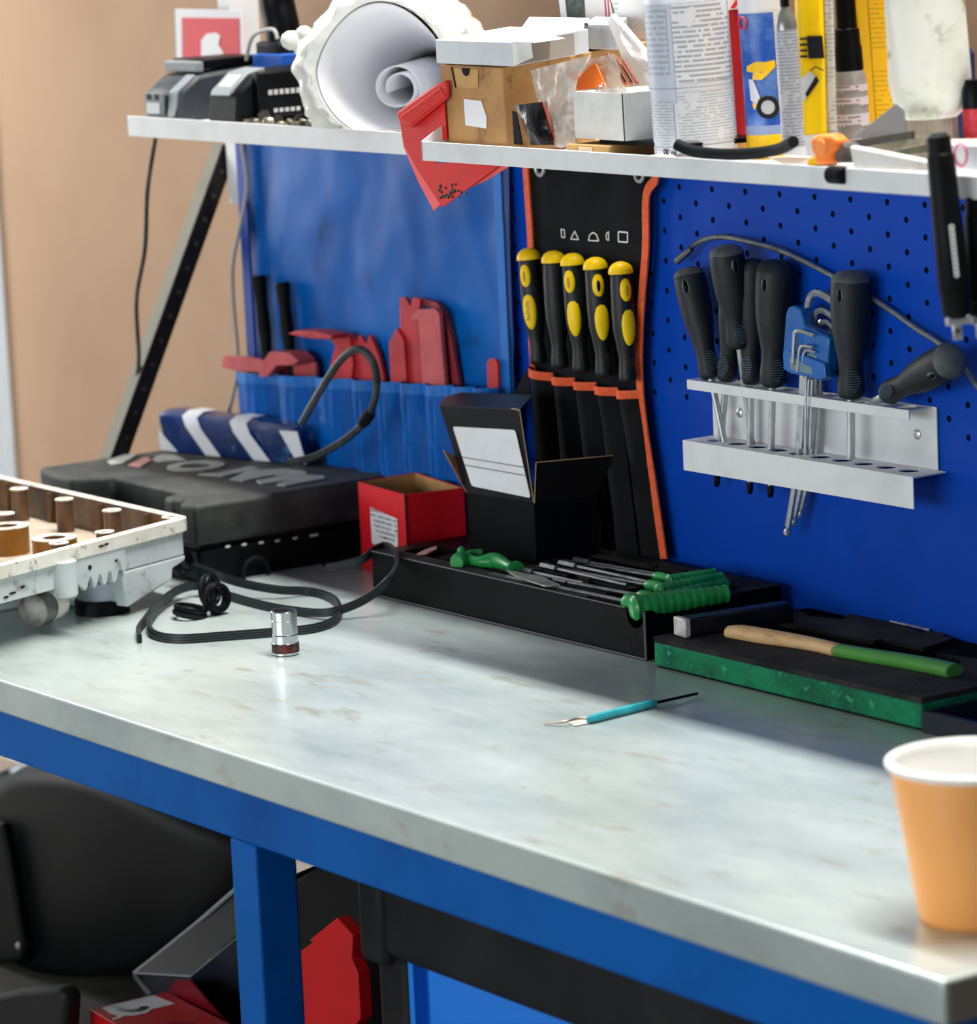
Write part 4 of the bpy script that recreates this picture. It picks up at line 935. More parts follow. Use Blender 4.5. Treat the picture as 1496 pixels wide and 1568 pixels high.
# black topped clear bottle
t, c, r, h = can('oil_bottle', 1309, -.11, 25, 108, 'clear bottle with banded label and tall black screw top', 'bottle', m_white)
b = MB(); b.lathe(c, (0, 0, 1), [(0, r*.95), (.003, r), (h*.93, r), (h, r*.85)], 28); b.build('bottle_body', mat('smoky_clear', '8f8b88', .2, .2, col2='b7b2ae', scale=20), t)
for z0, z1 in ((.05, .055), (.04, .046), (.025, .034), (.008, .016)): patch(t, c, r, -90, 90, z0, z1, printed('pinkish_print', 'cbbdbf', '8a8084', .003, gap=.45), 'label_band')
zc = c+V((0, 0, h)); b = MB(); b.lathe(zc, (0, 0, 1), [(0, r*.82), (.002, r*.86), (.017, r*.84), (.018, r*.78), (.030, r*.74), (.031, r*.62), (.075, r*.6)], 28); b.build('screw_top', m_blk2, t)
# yellow box can
L0 = B(1322, 200, -.10); ww = 50/PXM(L0); t = thing('yellow_carton', (L0.x, L0.y, SZ), 'plain yellow tin with faint print behind the whitish tube', 'tin')
base = [V((L0.x, L0.y, SZ)), V((L0.x, L0.y, SZ))+ev*ww, V((L0.x, L0.y, SZ))+ev*ww-dv*.03, V((L0.x, L0.y, SZ))-dv*.03]
topz = B(1325, -30, -.1).z-SZ
b = MB(); b.hexa(base, [p+V((0, 0, topz))-ev*.005 for p in base]); b.build('tin_body', mat('amber_yellow', 'f6bd12', .4, col2='efb00e', scale=20), t, bevel=.003)
b = MB(); q = [base[0]+ev*.010+dv*.0004, base[1]-ev*.002+dv*.0004]; b.prism([q[0]+V((0, 0, .02)), q[1]+V((0, 0, .02)), q[1]+V((0, 0, topz*.92))-ev*.004, q[0]+V((0, 0, topz*.92))-ev*.004], dv*.0004); b.build('printed_panel', printed('amber_print', 'f2b90f', 'd8a20f', .0035, gap=.42), t)
# whitish tube standing on its ridged cap
t, c, r, h = can('sealant_tube', 1430, -.125, 38, 176, 'large grimy off-white tube standing upside down on its ridged cap', 'tube', m_white, org_py=200)
capm = mat('beige_ridged_cap', 'b3a797', .6, col2='94897a', scale=40)
b = MB(); n = 120; G = []
for z in (0, h*.95):
    G.append([c+V((0, 0, z))+(dv*math.cos(2*math.pi*i/n)+ev*math.sin(2*math.pi*i/n))*(r*(1.0+.028*((i//2) % 2))) for i in range(n)])
vs = G[0]+G[1]; b.add(vs, [(i, (i+1) % n, n+(i+1) % n, n+i) for i in range(n)]+[tuple(range(n, 2*n)), tuple(range(n))[::-1]]); b.build('ridged_cap', capm, t, smooth=False)
G = []; zs_ = [h*.95, h*1.0, h*1.1, h*1.3, h*1.7, h*2.3, h*3.2, h*4.2, h*5.5]; wl = [1.05, 1.18, 1.38, 1.55, 1.63, 1.66, 1.62, 1.56, 1.5]; wd = [1.05, 1.12, 1.15, 1.1, 1.0, .85, .6, .4, .15]
for z, a, d_ in zip(zs_, wl, wd):
    row = []
    for i in range(49):
        th = 2*math.pi*(i % 48)/48; k = 1+.05*nz((math.cos(th)*2, math.sin(th)*2, z*40)); row.append(c+V((0, 0, z))+ev*(math.cos(th)*r*a*k)+dv*(math.sin(th)*r*d_*k))
    G.append(row)
b = MB(); b.sheet(G, (0, 0, 0.0001)); b.build('tube_body', mat('grimy_white_plastic', 'e9ebdf', .35, col2='d3d6c2', scale=22, col3='9aa07c', scale3=40, bump=.4, bscale=30), t, ang=80)
# plastic scraper (grey triangle)
b = MB(); b.prism([B(x, y, -.17) for x, y in ((1305, 212), (1372, 158), (1384, 168), (1386, 214))], (0, .0012, 0)); b.build('filler_spreader', mat('grey_flexible_plastic', '8b8d8e', .5), bevel=.0003, label='grey triangular plastic spreader leaning in front of the whitish tube', cat='spreader')
# hose
P = smoothpath([B(x, y, yy) for x, y, yy in ((1036, 221, -.212), (1060, 231, -.208), (1100, 236, -.203), (1150, 235, -.198), (1190, 229, -.195), (1215, 217, -.203))], 6)
P = [V((p.x, p.y, max(p.z, SZ+.0048))) for p in P]
hs_ = thing('rubber_hose', tuple(P[10]), 'short length of black rubber hose lying along the shelf front', 'hose')
b = MB(); b.tube(P, .0043, 14); b.build('hose_wall', m_rub, hs_)
b = MB(); d0 = (P[0]-P[1]).normalized(); b.lathe(P[0]+d0*.0001, d0, [(0, .0024), (.0003, .0024)], 14); b.build('hose_bore', mat('hole_black', '050505', .9), hs_)
# small tube with '00 ml'
p0, p1 = B(978, 231, -.214), B(1048, 234, -.21); p0.z = SZ+.0035; p1.z = SZ+.0045
tb = thing('small_tube', tuple(p0), 'small crumpled white tube marked in millilitres before the big bottle', 'tube')
b = MB(); b.lathe(p0, p1-p0, [(0, .001), (.01, .0035), (.03, .0048), ((p1-p0).length, .005)], 14); b.build('tube_body', mat('crumpled_white_tube', 'dcdcdc', .4, bump=.5, bscale=60), tb)
text('00 ml', .0068, B(1016, 237, -.2185), (1, 0, 0), (0, 0, 1), m_bprint, 'printed_volume', tb)
# orange clip
oc = thing('orange_clip', tuple(B(1258, 250, -.214)), 'small orange plastic cap on the shelf front', 'cap')
b = MB(); b.prism([B(x, y, -.2145) for x, y in ((1240, 212), (1252, 206), (1272, 207), (1283, 217), (1279, 228), (1271, 235), (1272, 252), (1248, 252), (1247, 240), (1241, 230))], (0, .012, 0)); b.build('cap_body', mat('orange_plastic', 'ff8a3a', .45, col2='f5761f', scale=60), oc, bevel=.0022)
b = MB(); b.lathe(B(1257, 225, -.2147), (0, -1, 0), [(0, .006), (.001, .005)], 18); b.build('cap_disc', mat('orange_plastic_lit', 'ff9a50', .4), oc)
# odds and ends heap
def bit(name, pts, y, t, m, lab, cat, bev=.0006):
    b = MB(); b.prism([B(a, c_, y) for a, c_ in pts], (0, t, 0)); return b.build(name, m, bevel=bev, label=lab, cat=cat)
bit('wooden_sliver', ((1174, 241), (1205, 239), (1240, 241), (1222, 250), (1200, 252)), -.216, .006, mat('pale_wood', 'dcc7ae', .7), 'pale flat wooden sliver on the shelf front, left of the orange cap', 'sliver')
bit('rag_bundle', ((1274, 224), (1290, 216), (1302, 224), (1304, 250), (1276, 250)), -.210, .012, mat('dirty_brown_rag', '6b615c', .9, col2='3a3633', scale=80, bump=.6, bscale=90), 'small dirty brown rag bundle right of the orange cap', 'rag', .003)
bit('white_tube', ((1300, 223), (1330, 228), (1420, 246), (1424, 258), (1380, 260), (1306, 259)), -.2185, .006, mat('worn_white_tube', 'e4e2dc', .5, col2='cfc8be', scale=50), 'squeezed white tube lying along the shelf front at the right', 'tube', .0018)
for i, (x0_, y0_, x1_, y1_, mm, lab) in enumerate(((1306, 222, 1400, 206, 'blade_grey', 'dark grey scraper blade, uppermost in the heap of strips at the right'), (1330, 232, 1418, 214, 'strip_tan', 'tan flat strip, middle of the heap of strips at the right'), (1345, 238, 1424, 226, 'strip_olive', 'olive flat strip, lowest of the heap of strips at the right'))):
    p, q = B(x0_, y0_, -.20+.01*i), B(x1_, y1_, -.19+.01*i); b = MB(); b.tube([p, q], 1, square=((0, .3, 1), .006, .0022)); b.build('flat_strip', mat(mm, ['4b4a42', '8d8672', '6c6a58'][i], .5, .3, col2='2e2d28', scale=60), bevel=.0005, label=lab, cat='strip')
wp = thing('white_pouch', tuple(B(1480, 262, -.2)), 'white pouch with a pink circular mark at the right end of the shelf', 'pouch')
b = MB(); b.prism([B(x, y, -.205) for x, y in ((1452, 218), (1520, 222), (1520, 262), (1462, 264), (1455, 250))], (0, .010, 0)); b.build('pouch_body', mat('white_film_pouch', 'dfe0e3', .4, bump=.4, bscale=50), wp, bevel=.002)
b = MB(); b.torus(B(1471, 237, -.2055), (0, 1, 0), .006, .0008, 18, 5, sx=1, sy=1.3); b.build('pink_circle', mat('print_pink2', 'e0607c', .5), wp)
b = MB(); b.tube([B(1455, 217, -.19), B(1520, 216, -.19)], .0016, 8); b.build('thin_rod', mat('cream_rod', 'dcd7c4', .5), label='thin cream rod lying over the white pouch', cat='rod')
t, c, r, h = can('red_bottle', 1500, -.11, 22, 165, 'small red and black bottle cut off by the right edge of the picture', 'bottle', m_white)
b = MB(); b.lathe(c, (0, 0, 1), [(0, r), (h, r)], 24); b.build('bottle_body', mat('red_bottle_label', 'b3202a', .4, col2='e05060', scale=60), t)
b = MB(); b.lathe(c+V((0, 0, h)), (0, 0, 1), [(0, r), (.012, r), (.02, r*.7)], 24); b.build('cap', m_blk2, t)
b = MB(); q = B(1378+92, 215, -.06); b.lathe((q.x, q.y, SZ), (0, 0, 1), [(0, .012), (.075, .012), (.08, .008)], 20); b.build('navy_bottle', mat('navy_plastic', '1c2c52', .35), label='narrow navy bottle behind the whitish tube', cat='bottle')
# black clip on the lip
bc = B(1282, 268, -.2225); b = MB(); b.lathe(bc-V((.008, 0, 0)), (1, 0, 0), [(0, .0052), (.001, .0062), (.015, .0062), (.016, .0052)], 18)
o = b.build('lip_clamp', m_blk2, label='small black rubber clamp gripping the shelf lip below the orange cap', cat='clamp')

# ================================================================== ON THE WORKTOP
# ---- gearbox housing (left)
ZR = -.270
C0 = T(291, 792, ZR); C0.z = 0; _a = T(0, 867, ZR)-C0; _a.z = 0; LA = _a.length/291; CA = C0+_a*1.22; CB = V((-.80, -.2745, 0)); CE = CA+(CB-C0)
def Apx(x): return (291-x)*LA
gh = thing('gear_housing', (-.45, -.42, TZ), 'pale grey cast gearbox housing with an oily brown inside, at the left edge', 'gear housing')
m_cast = mat('cast_aluminium_paint', 'c4cccb', .55, col2='aebabb', scale=20, col3='8d928c', scale3=70)
m_mach = mat('machined_rim', 'e9e7dc', .4, .1, col2='d5d0bb', scale=30, col3='8a7a52', scale3=80)
m_oil = mat('oily_brown_casting', '7b5a3c', .35, .2, col2='3c3632', scale=18, lo=.35, hi=.65)
def inset(P, d):
    n = len(P); out = []
    c = sum(P, V())/n
    for i in range(n):
        p, a, q = P[i-1], P[i], P[(i+1) % n]; e1 = (a-p).normalized(); e2 = (q-a).normalized()
        n1 = V((-e1.y, e1.x, 0)); n2 = V((-e2.y, e2.x, 0))
        if n1.dot(c-a) < 0: n1 = -n1
        if n2.dot(c-a) < 0: n2 = -n2
        bs = (n1+n2).normalized(); out.append(a+bs*(d/max(.3, bs.dot(n1))))
    return out
# rounded corner outline
def rounded(P, r=.012, k=5):
    out = []; n = len(P)
    for i in range(n):
        p, a, q = P[i-1], P[i], P[(i+1) % n]; u = (p-a).normalized()*r; v = (q-a).normalized()*r
        for j in range(k+1):
            t_ = j/k; out.append(a+u*(1-t_)**2+v*t_**2)
    return out
O = rounded([C0, CA, CE, CB])
def loopwall(b, A1, z1, A2, z2):
    n = len(A1); b.add([V((p.x, p.y, z1)) for p in A1]+[V((p.x, p.y, z2)) for p in A2], [(i, (i+1) % n, n+(i+1) % n, n+i) for i in range(n)])
I1 = inset(O, .010); W1 = inset(O, .004)
b = MB(); loopwall(b, O, ZR-.011, O, ZR); loopwall(b, O, ZR, I1, ZR); loopwall(b, O, ZR-.011, W1, ZR-.011); b.build('rim', m_mach, gh, ang=30)
G1, G2 = inset(O, .0045), inset(O, .0056)
b = MB(); loopwall(b, G1, ZR+.0002, G2, ZR+.0002); b.build('rim_groove', mat('dark_groove', '3a3428', .6), gh)
b = MB(); loopwall(b, W1, ZR-.011, W1, ZR-.032); W3 = inset(O, .010); loopwall(b, W1, ZR-.032, W3, ZR-.034); b.add([V((p.x, p.y, ZR-.034)) for p in W3], [tuple(range(len(W3)))]); b.build('outer_wall', m_cast, gh)
b = MB(); loopwall(b, I1, ZR-.0005, I1, ZR-.030); b.build('inner_wall', m_oil, gh)
b = MB(); b.add([V((p.x, p.y, ZR-.030)) for p in I1], [tuple(range(len(I1)))]); b.build('inner_floor', mat('stained_casting_floor', 'b9ab97', .5, col2='6b5238', scale=14), gh)
dA = (CA-C0).normalized(); dB = (CB-C0).normalized()
for px, py in ((29, 748), (98, 764), (171, 781), (160, 814), (90, 831), (8, 786)):
    c = T(px, py, ZR); b = MB(); b.lathe((c.x, c.y, ZR-.030), (0, 0, 1), [(0, .0082), (.0295, .0075)], 20); b.build('bolt_boss', m_oil, gh)
    b = MB(); b.ring((c.x, c.y, ZR-.0006), (0, 0, 1), .0085, .0035, .0009, 20); b.build('boss_face', m_mach, gh)
c = T(262, 792, ZR); b = MB(); b.ring((c.x, c.y, ZR+.0001), (0, 0, 1), .0085, .004, .0006, 20); b.build('boss_face', m_mach, gh)
b = MB(); b.lathe((c.x, c.y, ZR+.0001), (0, 0, 1), [(0, .004), (.0004, .004)], 14); b.build('bolt_hole', mat('dark_groove', '3a3428', .6), gh)
for px, py, R in ((83, 824, .0195), (10, 806, .0195)):
    c = T(px, py, ZR-.006); b = MB(); b.ring((c.x, c.y, ZR-.030), (0, 0, 1), R, R*.55, .024, 36); b.build('bearing_seat', mat('oily_amber', '8a5c22', .35, .2), gh)
    b = MB(); b.ring((c.x, c.y, ZR-.006), (0, 0, 1), R*1.0, R*.80, .0008, 36); b.build('seat_face', m_mach, gh)
    b = MB(); b.ring((c.x, c.y, ZR-.006), (0, 0, 1), R*.74, R*.53, .0008, 36); b.build('seat_face', m_mach, gh)
# vertical ribs between bosses on the back wall
for u in (.12, .30, .5, .68):
    p = C0+dB*(.46*u)+V((0, -.011, 0)); b = MB(); b.bb(p.x-.0015, p.x+.0015, p.y-.004, p.y+.002, ZR-.030, ZR-.002); b.build('inner_rib', m_oil, gh)
# lower chunk under the near corner
nA = V((dA.y, -dA.x, 0)); nA = nA if nA.dot(V((1, 0, 0))) > 0 else -nA      # outward normal of the front-right wall
def pw(a, inn, z): return C0+dA*a-nA*inn+V((0, 0, z))
b = MB(); b.prism([pw(Apx(286), .0035, ZR-.033), pw(Apx(284), .0035, ZR-.038), pw(Apx(264), .0035, ZR-.042), pw(Apx(262), .0035, ZR-.052), pw(Apx(190), .0035, ZR-.065), pw(Apx(183), .0035, ZR-.033)], -nA*.09)
b.build('lower_casting', m_cast, gh, bevel=.002)
b = MB(); b.lathe(pw(Apx(94), .001, ZR-.040), (0, 0, 1), [(0, .009), (.002, .0105), (.030, .0105)], 20); b.build('outer_boss', m_cast, gh)
x_ = 186; pts = [(Apx(186), -.033)]
for i in range(4):
    a = Apx(172-15*i); pts += [(a-.006, -.029), (a-.003, -.029), (a, -.037), (a+.003, -.0395), (a+.005, -.037)]
pts += [(Apx(108), -.029), (Apx(106), -.033)]
b = MB(); b.prism([pw(Apx(188), .0012, ZR-.0112)]+[pw(a, .0012, ZR+z) for a, z in pts]+[pw(Apx(105), .0012, ZR-.0112)], -nA*.004); b.build('toothed_plate', m_cast, gh)
b = MB(); b.lathe(pw(Apx(132), .001, ZR-.021), nA, [(0, .0022), (.0004, .0022)], 12); b.build('small_hole', mat('hole_black', '050505', .9), gh)
b = MB()
for x_, z, s_ in ((20, -.026, 1.2), (10, -.028, .9), (35, -.023, .8), (150, -.005, 1), (158, -.0045, .8), (173, -.021, .6)):
    c = pw(Apx(x_), -.0003 if z > -.012 else .0035 if x_ < 100 else .001, ZR+z); b.ell(c, dA*.004*s_, V((0, 0, .0011)), nA*.0006, 8, 4)
b.build('paint_chips', mat('chip_black', '14120f', .6), gh, kind='stuff')
c = T(205, 935, TZ+.004); c = c-nA*.036
b = MB(); b.lathe(V((c.x, c.y, TZ+.012)), (0, 0, 1), [(0, .019), (.001, .021), (.016, .022)], 32); b.build('flange_neck', mat('bluish_cast', 'aeb5c4', .4, .1), gh)
b = MB(); b.lathe(V((c.x, c.y, TZ)), (0, 0, 1), [(0, .024), (.012, .024)], 32); b.build('rubber_foot', m_blk2, gh)
q1, q0 = T(30, 943, TZ+.020), T(86, 922, TZ+.020)
dd = (q1-q0).normalized()
b = MB(); b.lathe(q0-dd*.004, dd, [(-.004, .004), (.0, .010), (.004, .0135), (.026, .0135)], 20); b.build('bolt_arm', m_mach, gh)
b = MB(); b.lathe(q0+dd*.019, dd, [(0, .0140), (.004, .0150), (.019, .0146), (.020, .013)], 20); b.build('steel_plug', mat('rough_steel', '8c8a84', .5, .8, col2='605e58', scale=90, bump=.3, bscale=200), gh)
b = MB(); b.lathe((q0.x-.01, q0.y+.0, TZ+.010), (0, 0, 1), [(0, .015), (ZR-.034-TZ-.010, .018)], 20); b.build('lower_boss', m_cast, gh)
b = MB(); b.bb(-.60, -.42, -.44, -.34, TZ, ZR-.033); b.build('sump', m_cast, gh, bevel=.006)
# grey folded plate under it
b = MB(); pl = [T(x, y, TZ+.003) for x, y in ((78, 902), (128, 893), (165, 912), (163, 938), (100, 925))]; b.prism(pl, (0, 0, .010)); b.build('metal_plate', mat('grey_plate', '9aa8a4', .4, .4), bevel=.001, label='grey metal plate lying under the gearbox housing', cat='plate')

# ---- black tool case
cz = -.270; cx0, cx1, cy0, cy1 = -.704, -.392, -.237, -.018
tc_ = thing('tool_case', ((cx0+cx1)/2, (cy0+cy1)/2, TZ), 'large dusty black plastic tool case with raised symbols on its lid', 'tool case')
m_case = mat('dusty_case_plastic', '1a1d1e', .65, col2='434540', scale=14, lo=.42, hi=.72, bump=.2, bscale=400, spec=.4)
m_casel = mat('case_lower_plastic', '0a0c0e', .5, col2='121517', scale=30, spec=.1)
b = MB(); b.bb(cx0+.004, cx1-.004, cy0+.004, cy1, TZ, -.3105); b.build('lower_shell', m_casel, tc_, bevel=.004)
b = MB(); b.bb(cx0+.003, cx1-.003, cy0+.003, cy1-.001, -.3105, -.3075); b.build('seam', m_blk2, tc_)
bot = [(cx0, cy0+.012), (cx0+.05, cy0), (cx0+.085, cy0), (cx0+.105, cy0+.034), (cx1-.075, cy0+.034), (cx1-.066, cy0+.006), (cx1-.046, cy0+.004), (cx1-.043, cy0+.012), (cx1-.031, cy0+.012), (cx1-.028, cy0), (cx1, cy0), (cx1, cy1), (cx0, cy1)]
b = MB(); b.prism([(x, y, -.3075) for x, y in bot], (0, 0, cz+.3075)); b.build('lid', m_case, tc_, bevel=.007, seg=3)
b = MB(); b.bb(cx0+.08, cx1-.065, cy0+.006, cy0+.03, -.3075, -.296); b.build('handle', m_blk, tc_, bevel=.004)
b = MB()
for px, py in ((349, 837), (374, 834), (400, 831), (425, 828), (452, 824), (478, 820), (484, 819)):
    p = X(px, py, cx1+.0002); b.ell(p+V((0, 0, 0)), V((0, .003, 0)), V((0, 0, .0013)), V((.0006, 0, 0)), 8, 4)
b.build('seam_pips', mat('pale_pips', 'b5b3ad', .5), tc_)
for px, py, R in ((392, 877, .0135),):
    p = X(px, py, cx1+.002); b = MB(); b.torus(p, (1, 0, 0), R, .0022, 28, 8); b.build('latch_ring', m_rub, tc_)
p = X(507, 876, cx1+.0005); b = MB(); b.lathe(p, (1, 0, 0), [(0, .0125), (.004, .0122), (.005, .011)], 24); b.build('hinge_disc', m_blk, tc_)
def raised(pts, m, name='raised_letter'):
    b = MB(); b.prism([T(x, y, cz+.0002) for x, y in pts], (0, 0, .0016)); b.build(name, m, tc_, bevel=.0004)
m_rl = mat('pale_dusty_relief', 'a2a49d', .6, col2='84867f', scale=60); m_rr = mat('faded_red_inlay', 'a87a72', .6)
c = T(300, 715, cz+.0002); b = MB(); b.ring(c, (0, 0, 1), .0275, .0155, .0016, 40); b.build('raised_ring', m_rl, tc_)
for pts in (((164, 708), (190, 698), (212, 697), (188, 711), (170, 713)), ((225, 704), (248, 698), (268, 699), (285, 706), (245, 709)), ((303, 728), (330, 727), (384, 716), (398, 719), (340, 731)), ((352, 736), (380, 722), (400, 721), (440, 720), (468, 724), (470, 729), (420, 729), (372, 738)), ((392, 738), (440, 729), (495, 730), (498, 734), (436, 746), (424, 744), (440, 737), (400, 742))): raised(pts, m_rl)
raised(((196, 714), (222, 702), (240, 702), (214, 717)), m_rr, 'red_inlay')

# ---- wrapped blue package on the case
pb = [T(256, 692, cz), T(466, 713, cz)]; pd = V((-.25, .97, 0)).normalized()*.05
pk = thing('wrapped_package', tuple(pb[0].lerp(pb[1], .5)), 'blue foil-wrapped package with white stripes lying on the tool case', 'package')
dx_ = pb[1]-pb[0]; hp = .036
def pf(u, v, o=0): return pb[0]+dx_*u+V((0, 0, .001+hp*v*(1-.1*u)))+pd.normalized()*(.004*v*0)-pd.normalized()*o+dx_*(-.055*v)
G = []
sec = [(0, 0), (0, .35), (.0, .75), (.03, .97), (.3, 1.08), (.7, 1.05), (.97, .95), (1, .7), (1, 0)]
for s_, v in sec:
    row = []
    for i in range(25):
        u = i/24; p = pf(u, v)+pd*s_; p += V((0, 0, .002*nz((u*9, s_*3, v*3))*(v > .1)))+pd.normalized()*(.002*nz((u*7, v*6, 4))); p.z = max(p.z, cz+.0005); row.append(p)
    G.append(row)
b = MB(); R_, C_n = len(G), 25; vs = [p for r in G for p in r]; fs = [(i*C_n+j, i*C_n+j+1, (i+1)*C_n+j+1, (i+1)*C_n+j) for i in range(R_-1) for j in range(C_n-1)]+[(j, (R_-1)*C_n+j, (R_-1)*C_n+j+1, j+1) for j in range(C_n-1)]+[tuple(i*C_n for i in range(R_)), tuple(i*C_n+C_n-1 for i in range(R_))]
b.add(vs, fs); b.build('wrapped_body', mat('navy_foil', '0a2e6a', .28, col2='072252', scale=16, col3='4f86b8', scale3=40, bump=.5, bscale=40, coat=.4), pk, ang=80)
def stripe(u0, u1, v0=0.0, sh=.13):
    G = []
    for s_, v in sec[:6]:
        row = []
        for k in range(3):
            uu = u0+(u1-u0)*k/2+sh*(1-min(v, 1))-.03*s_; p = pf(uu, v)+pd*s_-pd.normalized()*(.0022 if s_ < .02 else 0)+V((0, 0, .0014 if s_ > .02 else 0)); p.z = max(p.z, cz+.0007); row.append(p)
        G.append(row)
    b = MB(); vs = [p for r in G for p in r]; b.add(vs, [(i*3+j, i*3+j+1, (i+1)*3+j+1, (i+1)*3+j) for i in range(len(G)-1) for j in range(2)])
    return b.build('white_stripe', mat('white_wrap', 'e3e5ea', .35, bump=.3, bscale=50), pk, ang=80)
stripe(.17, .28, sh=.13); stripe(.52, .64, sh=.13)
b = MB(); b.prism([pf(.90, .95, .003), pf(1.03, .98, .003), pf(1.03, .05, .003), pf(.97, .02, .003)], pd.normalized()*.001); b.build('white_end_wrap', mat('white_wrap', 'e3e5ea', .35), pk); b = MB(); b.prism([pf(-.01, .55, .003), pf(.09, .02, .003), pf(-.03, .02, .003)], pd.normalized()*.001); b.build('white_end_wrap', mat('white_wrap', 'e3e5ea', .35), pk)
b = MB(); b.prism([T(x, y, cz+.0005) for x, y in ((455, 690), (500, 672), (545, 676), (530, 692), (470, 703))], (0, 0, .018)); b.build('paper_scrap', mat('crumpled_paper', 'b9b6ae', .7, col2='8a877f', scale=40, bump=.5, bscale=60), bevel=.004, label='crumpled pale paper scrap behind the right end of the blue package', cat='paper')
b = MB(); b.prism([T(x, y, cz+.0003) for x, y in ((480, 706), (520, 690), (552, 690), (556, 700), (500, 712))], (0, 0, .012)); b.build('dark_pouch', mat('navy_cloth', '0b1630', .8), bevel=.003, label='dark navy pouch lying on the case right of the blue package', cat='pouch')
P = smoothpath([B(x, y, yy) for x, y, yy in ((462, 648, -.1), (480, 616, -.1), (505, 575, -.095), (525, 548, -.09), (545, 535, -.085), (562, 541, -.08), (574, 562, -.075), (577, 590, -.07), (571, 622, -.07), (560, 642, -.07), (545, 660, -.075), (515, 682, -.085), (480, 700, -.10), (440, 708, -.115))], 6)
cl = thing('cable_loop', tuple(P[-1]), 'thick dark cable looping up in front of the blue apron', 'cable')
b = MB(); b.tube(P, .0036, 10); b.build('cable_jacket', mat('dark_grey_cable', '2b3033', .45, col2='4b5154', scale=50), cl)
b = MB(); i0_ = int(len(P)*.68); b.tube(P[i0_-3:i0_+5], [.0042, .0055, .006, .006, .0055, .006, .005, .0042], 10); b.build('taped_joint', m_rub, cl)

# ---- red open box
rb = thing('red_parts_box', (-.33, -.05, TZ), 'open red cardboard box with a white label, right of the tool case', 'box')
rc = T(620, 757, -.263); ra = T(548, 738, -.263); rc.z = ra.z = TZ; rdB = V((.005, .052, 0)).normalized()*min(.062, -.041-rc.y)
RB = [ra, rc, rc+rdB, ra+rdB]
hr = .0797
openbox(rb, RB, hr, m_red, m_card, tk=.001, tops=[hr+.0005, hr, hr-.001, hr+.002])
b = MB(); b.tube([rc+V((.0003, -.0003, 0)), rc+V((.0003, -.0003, hr))], .0007, 5); b.build('corner_fold', mat('dark_fold', '2b0506', .8), rb)
fr_ = lambda u, v, o=.0006: ra.lerp(rc, u)+V((0, 0, hr*v))+V((-.1, -1, 0)).normalized()*o
b = MB(); lb = [fr_(.25, .34), fr_(.80, .26), fr_(.82, .70), fr_(.25, .75)]; b.prism(rounded([V(p) for p in lb], .003, 3) if False else lb, V((0, .0004, 0))); b.build('white_label', printed('box_label_print', 'd8d8da', '8e8e94', .0045, gap=.45), rb, bevel=.0001)
text('\u25c6', .006, fr_(.62, .44, .0012), ra.lerp(rc, 1)-ra, (0, 0, 1), m_bprint, 'printed_mark', rb) if False else None
for i in range(5):
    b = MB(); p = ra.lerp(rc+rdB, .3+.12*i)+V((.006*math.sin(i*2), .01*math.cos(i*3), hr*.35)); b.box(p, (.028, .02, .03), Matrix.Rotation(i*1.1, 3, 'Z') @ Matrix.Rotation(.4, 3, 'X')); 
    o = b.build('parts_bag', mat('black_bag_plastic', '17191c', .35, bump=.4, bscale=80), rb, bevel=.004)
# ---- black tool tray with green T-handles
TT = -.3035
tx0, tx1, ty0, ty1 = -.236, .155, -.1535, -.014
tt = thing('tool_tray', ((tx0+tx1)/2, (ty0+ty1)/2, TZ), 'long black plastic tray of green T-handled tools against the panel', 'tool tray')
m_tray = mat('black_tray_plastic', '060809', .45, col2='0e1112', scale=25, bump=.15, bscale=600, spec=.1)
m_tdust = mat('dusty_tray_top', '101111', .8, col2='3a3936', scale=28, lo=.42, hi=.8, bump=.2, bscale=300, spec=.2)
cut = MB(); gy = [-.134, -.112, -.090, -.068, -.046]
gpx = T(985, 945, TT)
# handle notch at the right end of the front wall, and the moulded pockets
cut.cyl((.1425, -.20, TT-.004), (.1425, -.12, TT-.004), .0110, n=20)
cut.bb(.1315, .1535, -.20, -.12, TT-.004, TT+.02)
cut.bb(.10, .150, -.13, -.025, TT-.007, TT+.02)
for i, y in enumerate(gy):
    cut.bb(-.17+.02*i, .125, y-.0030, y+.0030, TT-.006, TT+.01)
cut.bb(.075, .14, -.14, -.03, TT-.010, TT+.01)
cut.bb(-.02, .01, -.145, -.06, TT-.012, TT+.01); cut.bb(-.13, -.10, -.145, -.12, TT-.008, TT+.01)
cut.bb(-.215, -.17, -.135, -.10, TT-.012, TT+.01)
b = MB(); b.bb(tx0, tx1, ty0, ty1, TZ, TT); b.build('tray_body', m_tray, tt, cut=cut, smooth=False)
b = MB(); b.bb(tx0+.003, .074, ty0+.002, gy[0]-.0035, TT, TT+.0006); b.build('dusty_land', m_tdust, tt)
for y0, y1 in zip(gy, gy[1:]): b = MB(); b.bb(-.09+.02*gy.index(y0), -.021, y0+.0032, y1-.0032, TT, TT+.0006); b.build('dusty_land', m_tdust, tt); b = MB(); b.bb(.011, .074, y0+.0032, y1-.0032, TT, TT+.0006); b.build('dusty_land', m_tdust, tt)
b = MB(); b.bb(tx0+.003, .140, gy[-1]+.004, ty1-.001, TT, TT+.0012); b.build('dusty_land', m_tdust, tt); b = MB(); b.bb(.141, tx1-.001, -.12, -.014, TT, TT+.0012); b.build('dusty_land', m_tdust, tt)
b = MB(); b.tube([(tx0, ty0, TT), (.13, ty0, TT)], .0006, 6); b.tube([(tx0, ty0-.0008, TZ+.0012), (tx1, ty0-.0008, TZ+.0012)], .0008, 6); b.tube([(tx1, ty0, TT), (tx1, ty0, TZ+.001)], .0012, 6); b.build('moulded_edge', mat('worn_edge', '4b4f50', .5), tt)
rnd = random.Random(3)
b = MB()
